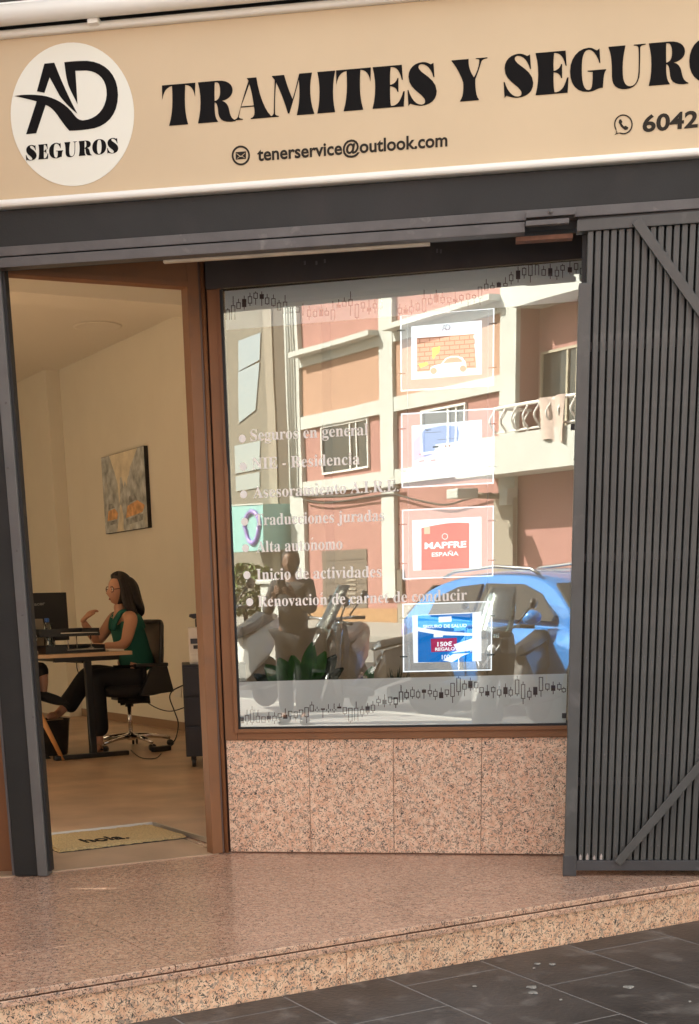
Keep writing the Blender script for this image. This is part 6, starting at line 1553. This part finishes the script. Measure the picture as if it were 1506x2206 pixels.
# passer-by standing in the shade
def stander(P, heading):
    mw_ = place(P, heading); X = lambda x, y, z: mw_ @ Vector((x*.93, y*.93, z*.93))
    t = thing('person', P, 'person in dark clothes standing on the pavement opposite the window, holding up a phone', 'person')
    n = {'pelvis': (X(0, 0, .90), .12), 'waist': (X(.01, 0, 1.06), .115), 'chest': (X(.0, 0, 1.24), .13), 'upper': (X(0, 0, 1.36), .085), 'neck0': (X(0, 0, 1.42), .052), 'neck1': (X(.01, 0, 1.48), .048)}
    e = [('pelvis', 'waist'), ('waist', 'chest'), ('chest', 'upper'), ('upper', 'neck0'), ('neck0', 'neck1')]
    for s, k in ((1, 'l'), (-1, 'r')):
        n[k+'s'] = (X(0, .17*s, 1.36), .056); n[k+'e'] = (X(.10, .24*s, 1.12), .044); n[k+'w'] = (X(.28, .10*s, 1.26), .028)
        n[k+'h'] = (X(0, .09*s, .86), .09); n[k+'k'] = (X(.02, .10*s, .47), .062); n[k+'a'] = (X(-.01, .10*s, .09), .04); n[k+'t'] = (X(.15, .12*s, .035), .03)
        e += [('upper', k+'s'), (k+'s', k+'e'), (k+'e', k+'w'), ('pelvis', k+'h'), (k+'h', k+'k'), (k+'k', k+'a'), (k+'a', k+'t')]
    mb = MB(); mb.add(*skin(n, e, 'pelvis')); hc_ = X(.02, 0, 1.58); fw2 = X(1, 0, -.05)-X(0, 0, 0)
    mb.add(*headv(hc_, fw2, (0, 0, 1), .98))
    for s, k in ((1, 'l'), (-1, 'r')): hand(mb, n[k+'w'][0], X(.7, -.3*s, .5)-X(0, 0, 0), X(.3, .9*s, 0)-X(0, 0, 0), .95, .6, s)
    mb.mk('body', M['skin_silhouette'], t, smooth=True)
    c = {'a': (X(0, 0, .84), .16), 'b': (X(0, 0, 1.06), .14), 'c': (X(0, 0, 1.24), .155), 'd': (X(0, 0, 1.36), .10)}; ce_ = [('a', 'b'), ('b', 'c'), ('c', 'd')]
    for s, k in ((1, 'l'), (-1, 'r')):
        c[k+'s'] = (X(0, .17*s, 1.36), .075); c[k+'e'] = (X(.10, .24*s, 1.12), .06); c[k+'m'] = (X(.20, .16*s, 1.19), .05); ce_ += [('d', k+'s'), (k+'s', k+'e'), (k+'e', k+'m')]
    mk('shirt', *skin(c, ce_, 'a'), M['darkcloth'], t, smooth=True)
    tr_ = {'p': (X(0, 0, .90), .15)}; te = []
    for s, k in ((1, 'l'), (-1, 'r')):
        tr_[k+'h'] = (X(0, .09*s, .84), .115); tr_[k+'k'] = (X(.02, .10*s, .47), .085); tr_[k+'a'] = (X(-.01, .10*s, .10), .075); te += [('p', k+'h'), (k+'h', k+'k'), (k+'k', k+'a')]
    mk('trousers', *skin(tr_, te, 'p'), M['black_cloth'], t, smooth=True)
    mk('hair', *headv(hc_+Vector((0, 0, .006)), fw2, (0, 0, 1), 1.0, True), M['hair'], t, smooth=True)
    for s in (1, -1): mk('shoe', *skin_chain([(X(-.05, .10*s, .045), .045), (X(.05, .11*s, .045), .046), (X(.15, .12*s, .035), .04), (X(.21, .125*s, .03), .022)]), M['moto_black'], t, smooth=True)
    return t
M['skin_silhouette'] = mat('silhouette_skin', (.16, .08, .05), .55)  # darkened so the shade of the silhouette sits in the skin colour
M['darkcloth'] = mat('dark_shirt', (.05, .045, .045), .85)  # near black for the same shaded silhouette
Pp = onroad(630, 1300, 13.3)
st_ = stander(Pp, Vector((.15, 1, 0)))
pf = place(Pp, Vector((.15, 1, 0)))
ph = mk('smartphone', [pf @ Vector((.335+dx, y, 1.27+z)) for dx in (0, .009) for y, z in ((-.037, -.075), (.037, -.075), (.037, .075), (-.037, .075))], BOXF, M['plastic_sheen'], origin=pf @ Vector((.335, 0, 1.27))); tag(ph, 'black smartphone held up by the person on the pavement', 'phone')
# street tree far left
Pt = onroad(528, 1300, 27)
tt = thing('street_tree', Pt, 'small round leafy tree below the teal sign at the left', 'tree')
tube('trunk', [Pt, Pt+Vector((.05, 0, .5)), Pt+Vector((.0, .05, .9))], [.07, .06, .04], mat('bark', (.12, .09, .06), .9), tt, 8)
mbt = MB()
for k in range(1500):
    d = Vector((random.gauss(0, 1), random.gauss(0, 1), random.gauss(0, 1))).normalized()*random.uniform(.35, 1)**.5
    c = Pt+Vector((d.x*.75, d.y*.75, 1.25+d.z*.48)); a = Vector((random.uniform(-1, 1), random.uniform(-1, 1), random.uniform(-1, 1))).normalized()*.06; b = a.orthogonal().normalized()*.035
    mbt.add([c-a, c+b, c+a, c-b], [(0, 1, 2, 3)])
mbt.mk('crown', mat('tree_leaf', (.12, .17, .04), .7, noise=.3, nscale=5), tt)
# distant houses closing the street
M['farwall'] = mat('far_house', (.42, .38, .32), .9)
for k, (du, dw, h, c) in enumerate(((18, -2, 9, 'cream'), (-26, -1, 8, 'white'))):
    t = thing('house', FT.pt(du, GZ, -5), ('plain cream house far to the left along the opposite pavement', 'plain pale house farther right along the opposite pavement')[k], 'building')
    fbox('house_wall', FT, du-8, du+8, GZ, h, -9, -.5, M['farwall'], t)
    for j in range(4):
        for i in range(2): fbox('window', FT, du-6+j*3.6, du-4.8+j*3.6, 1.2+i*3.2, 2.7+i*3.2, -.499, -.46, M['winglass'], t)
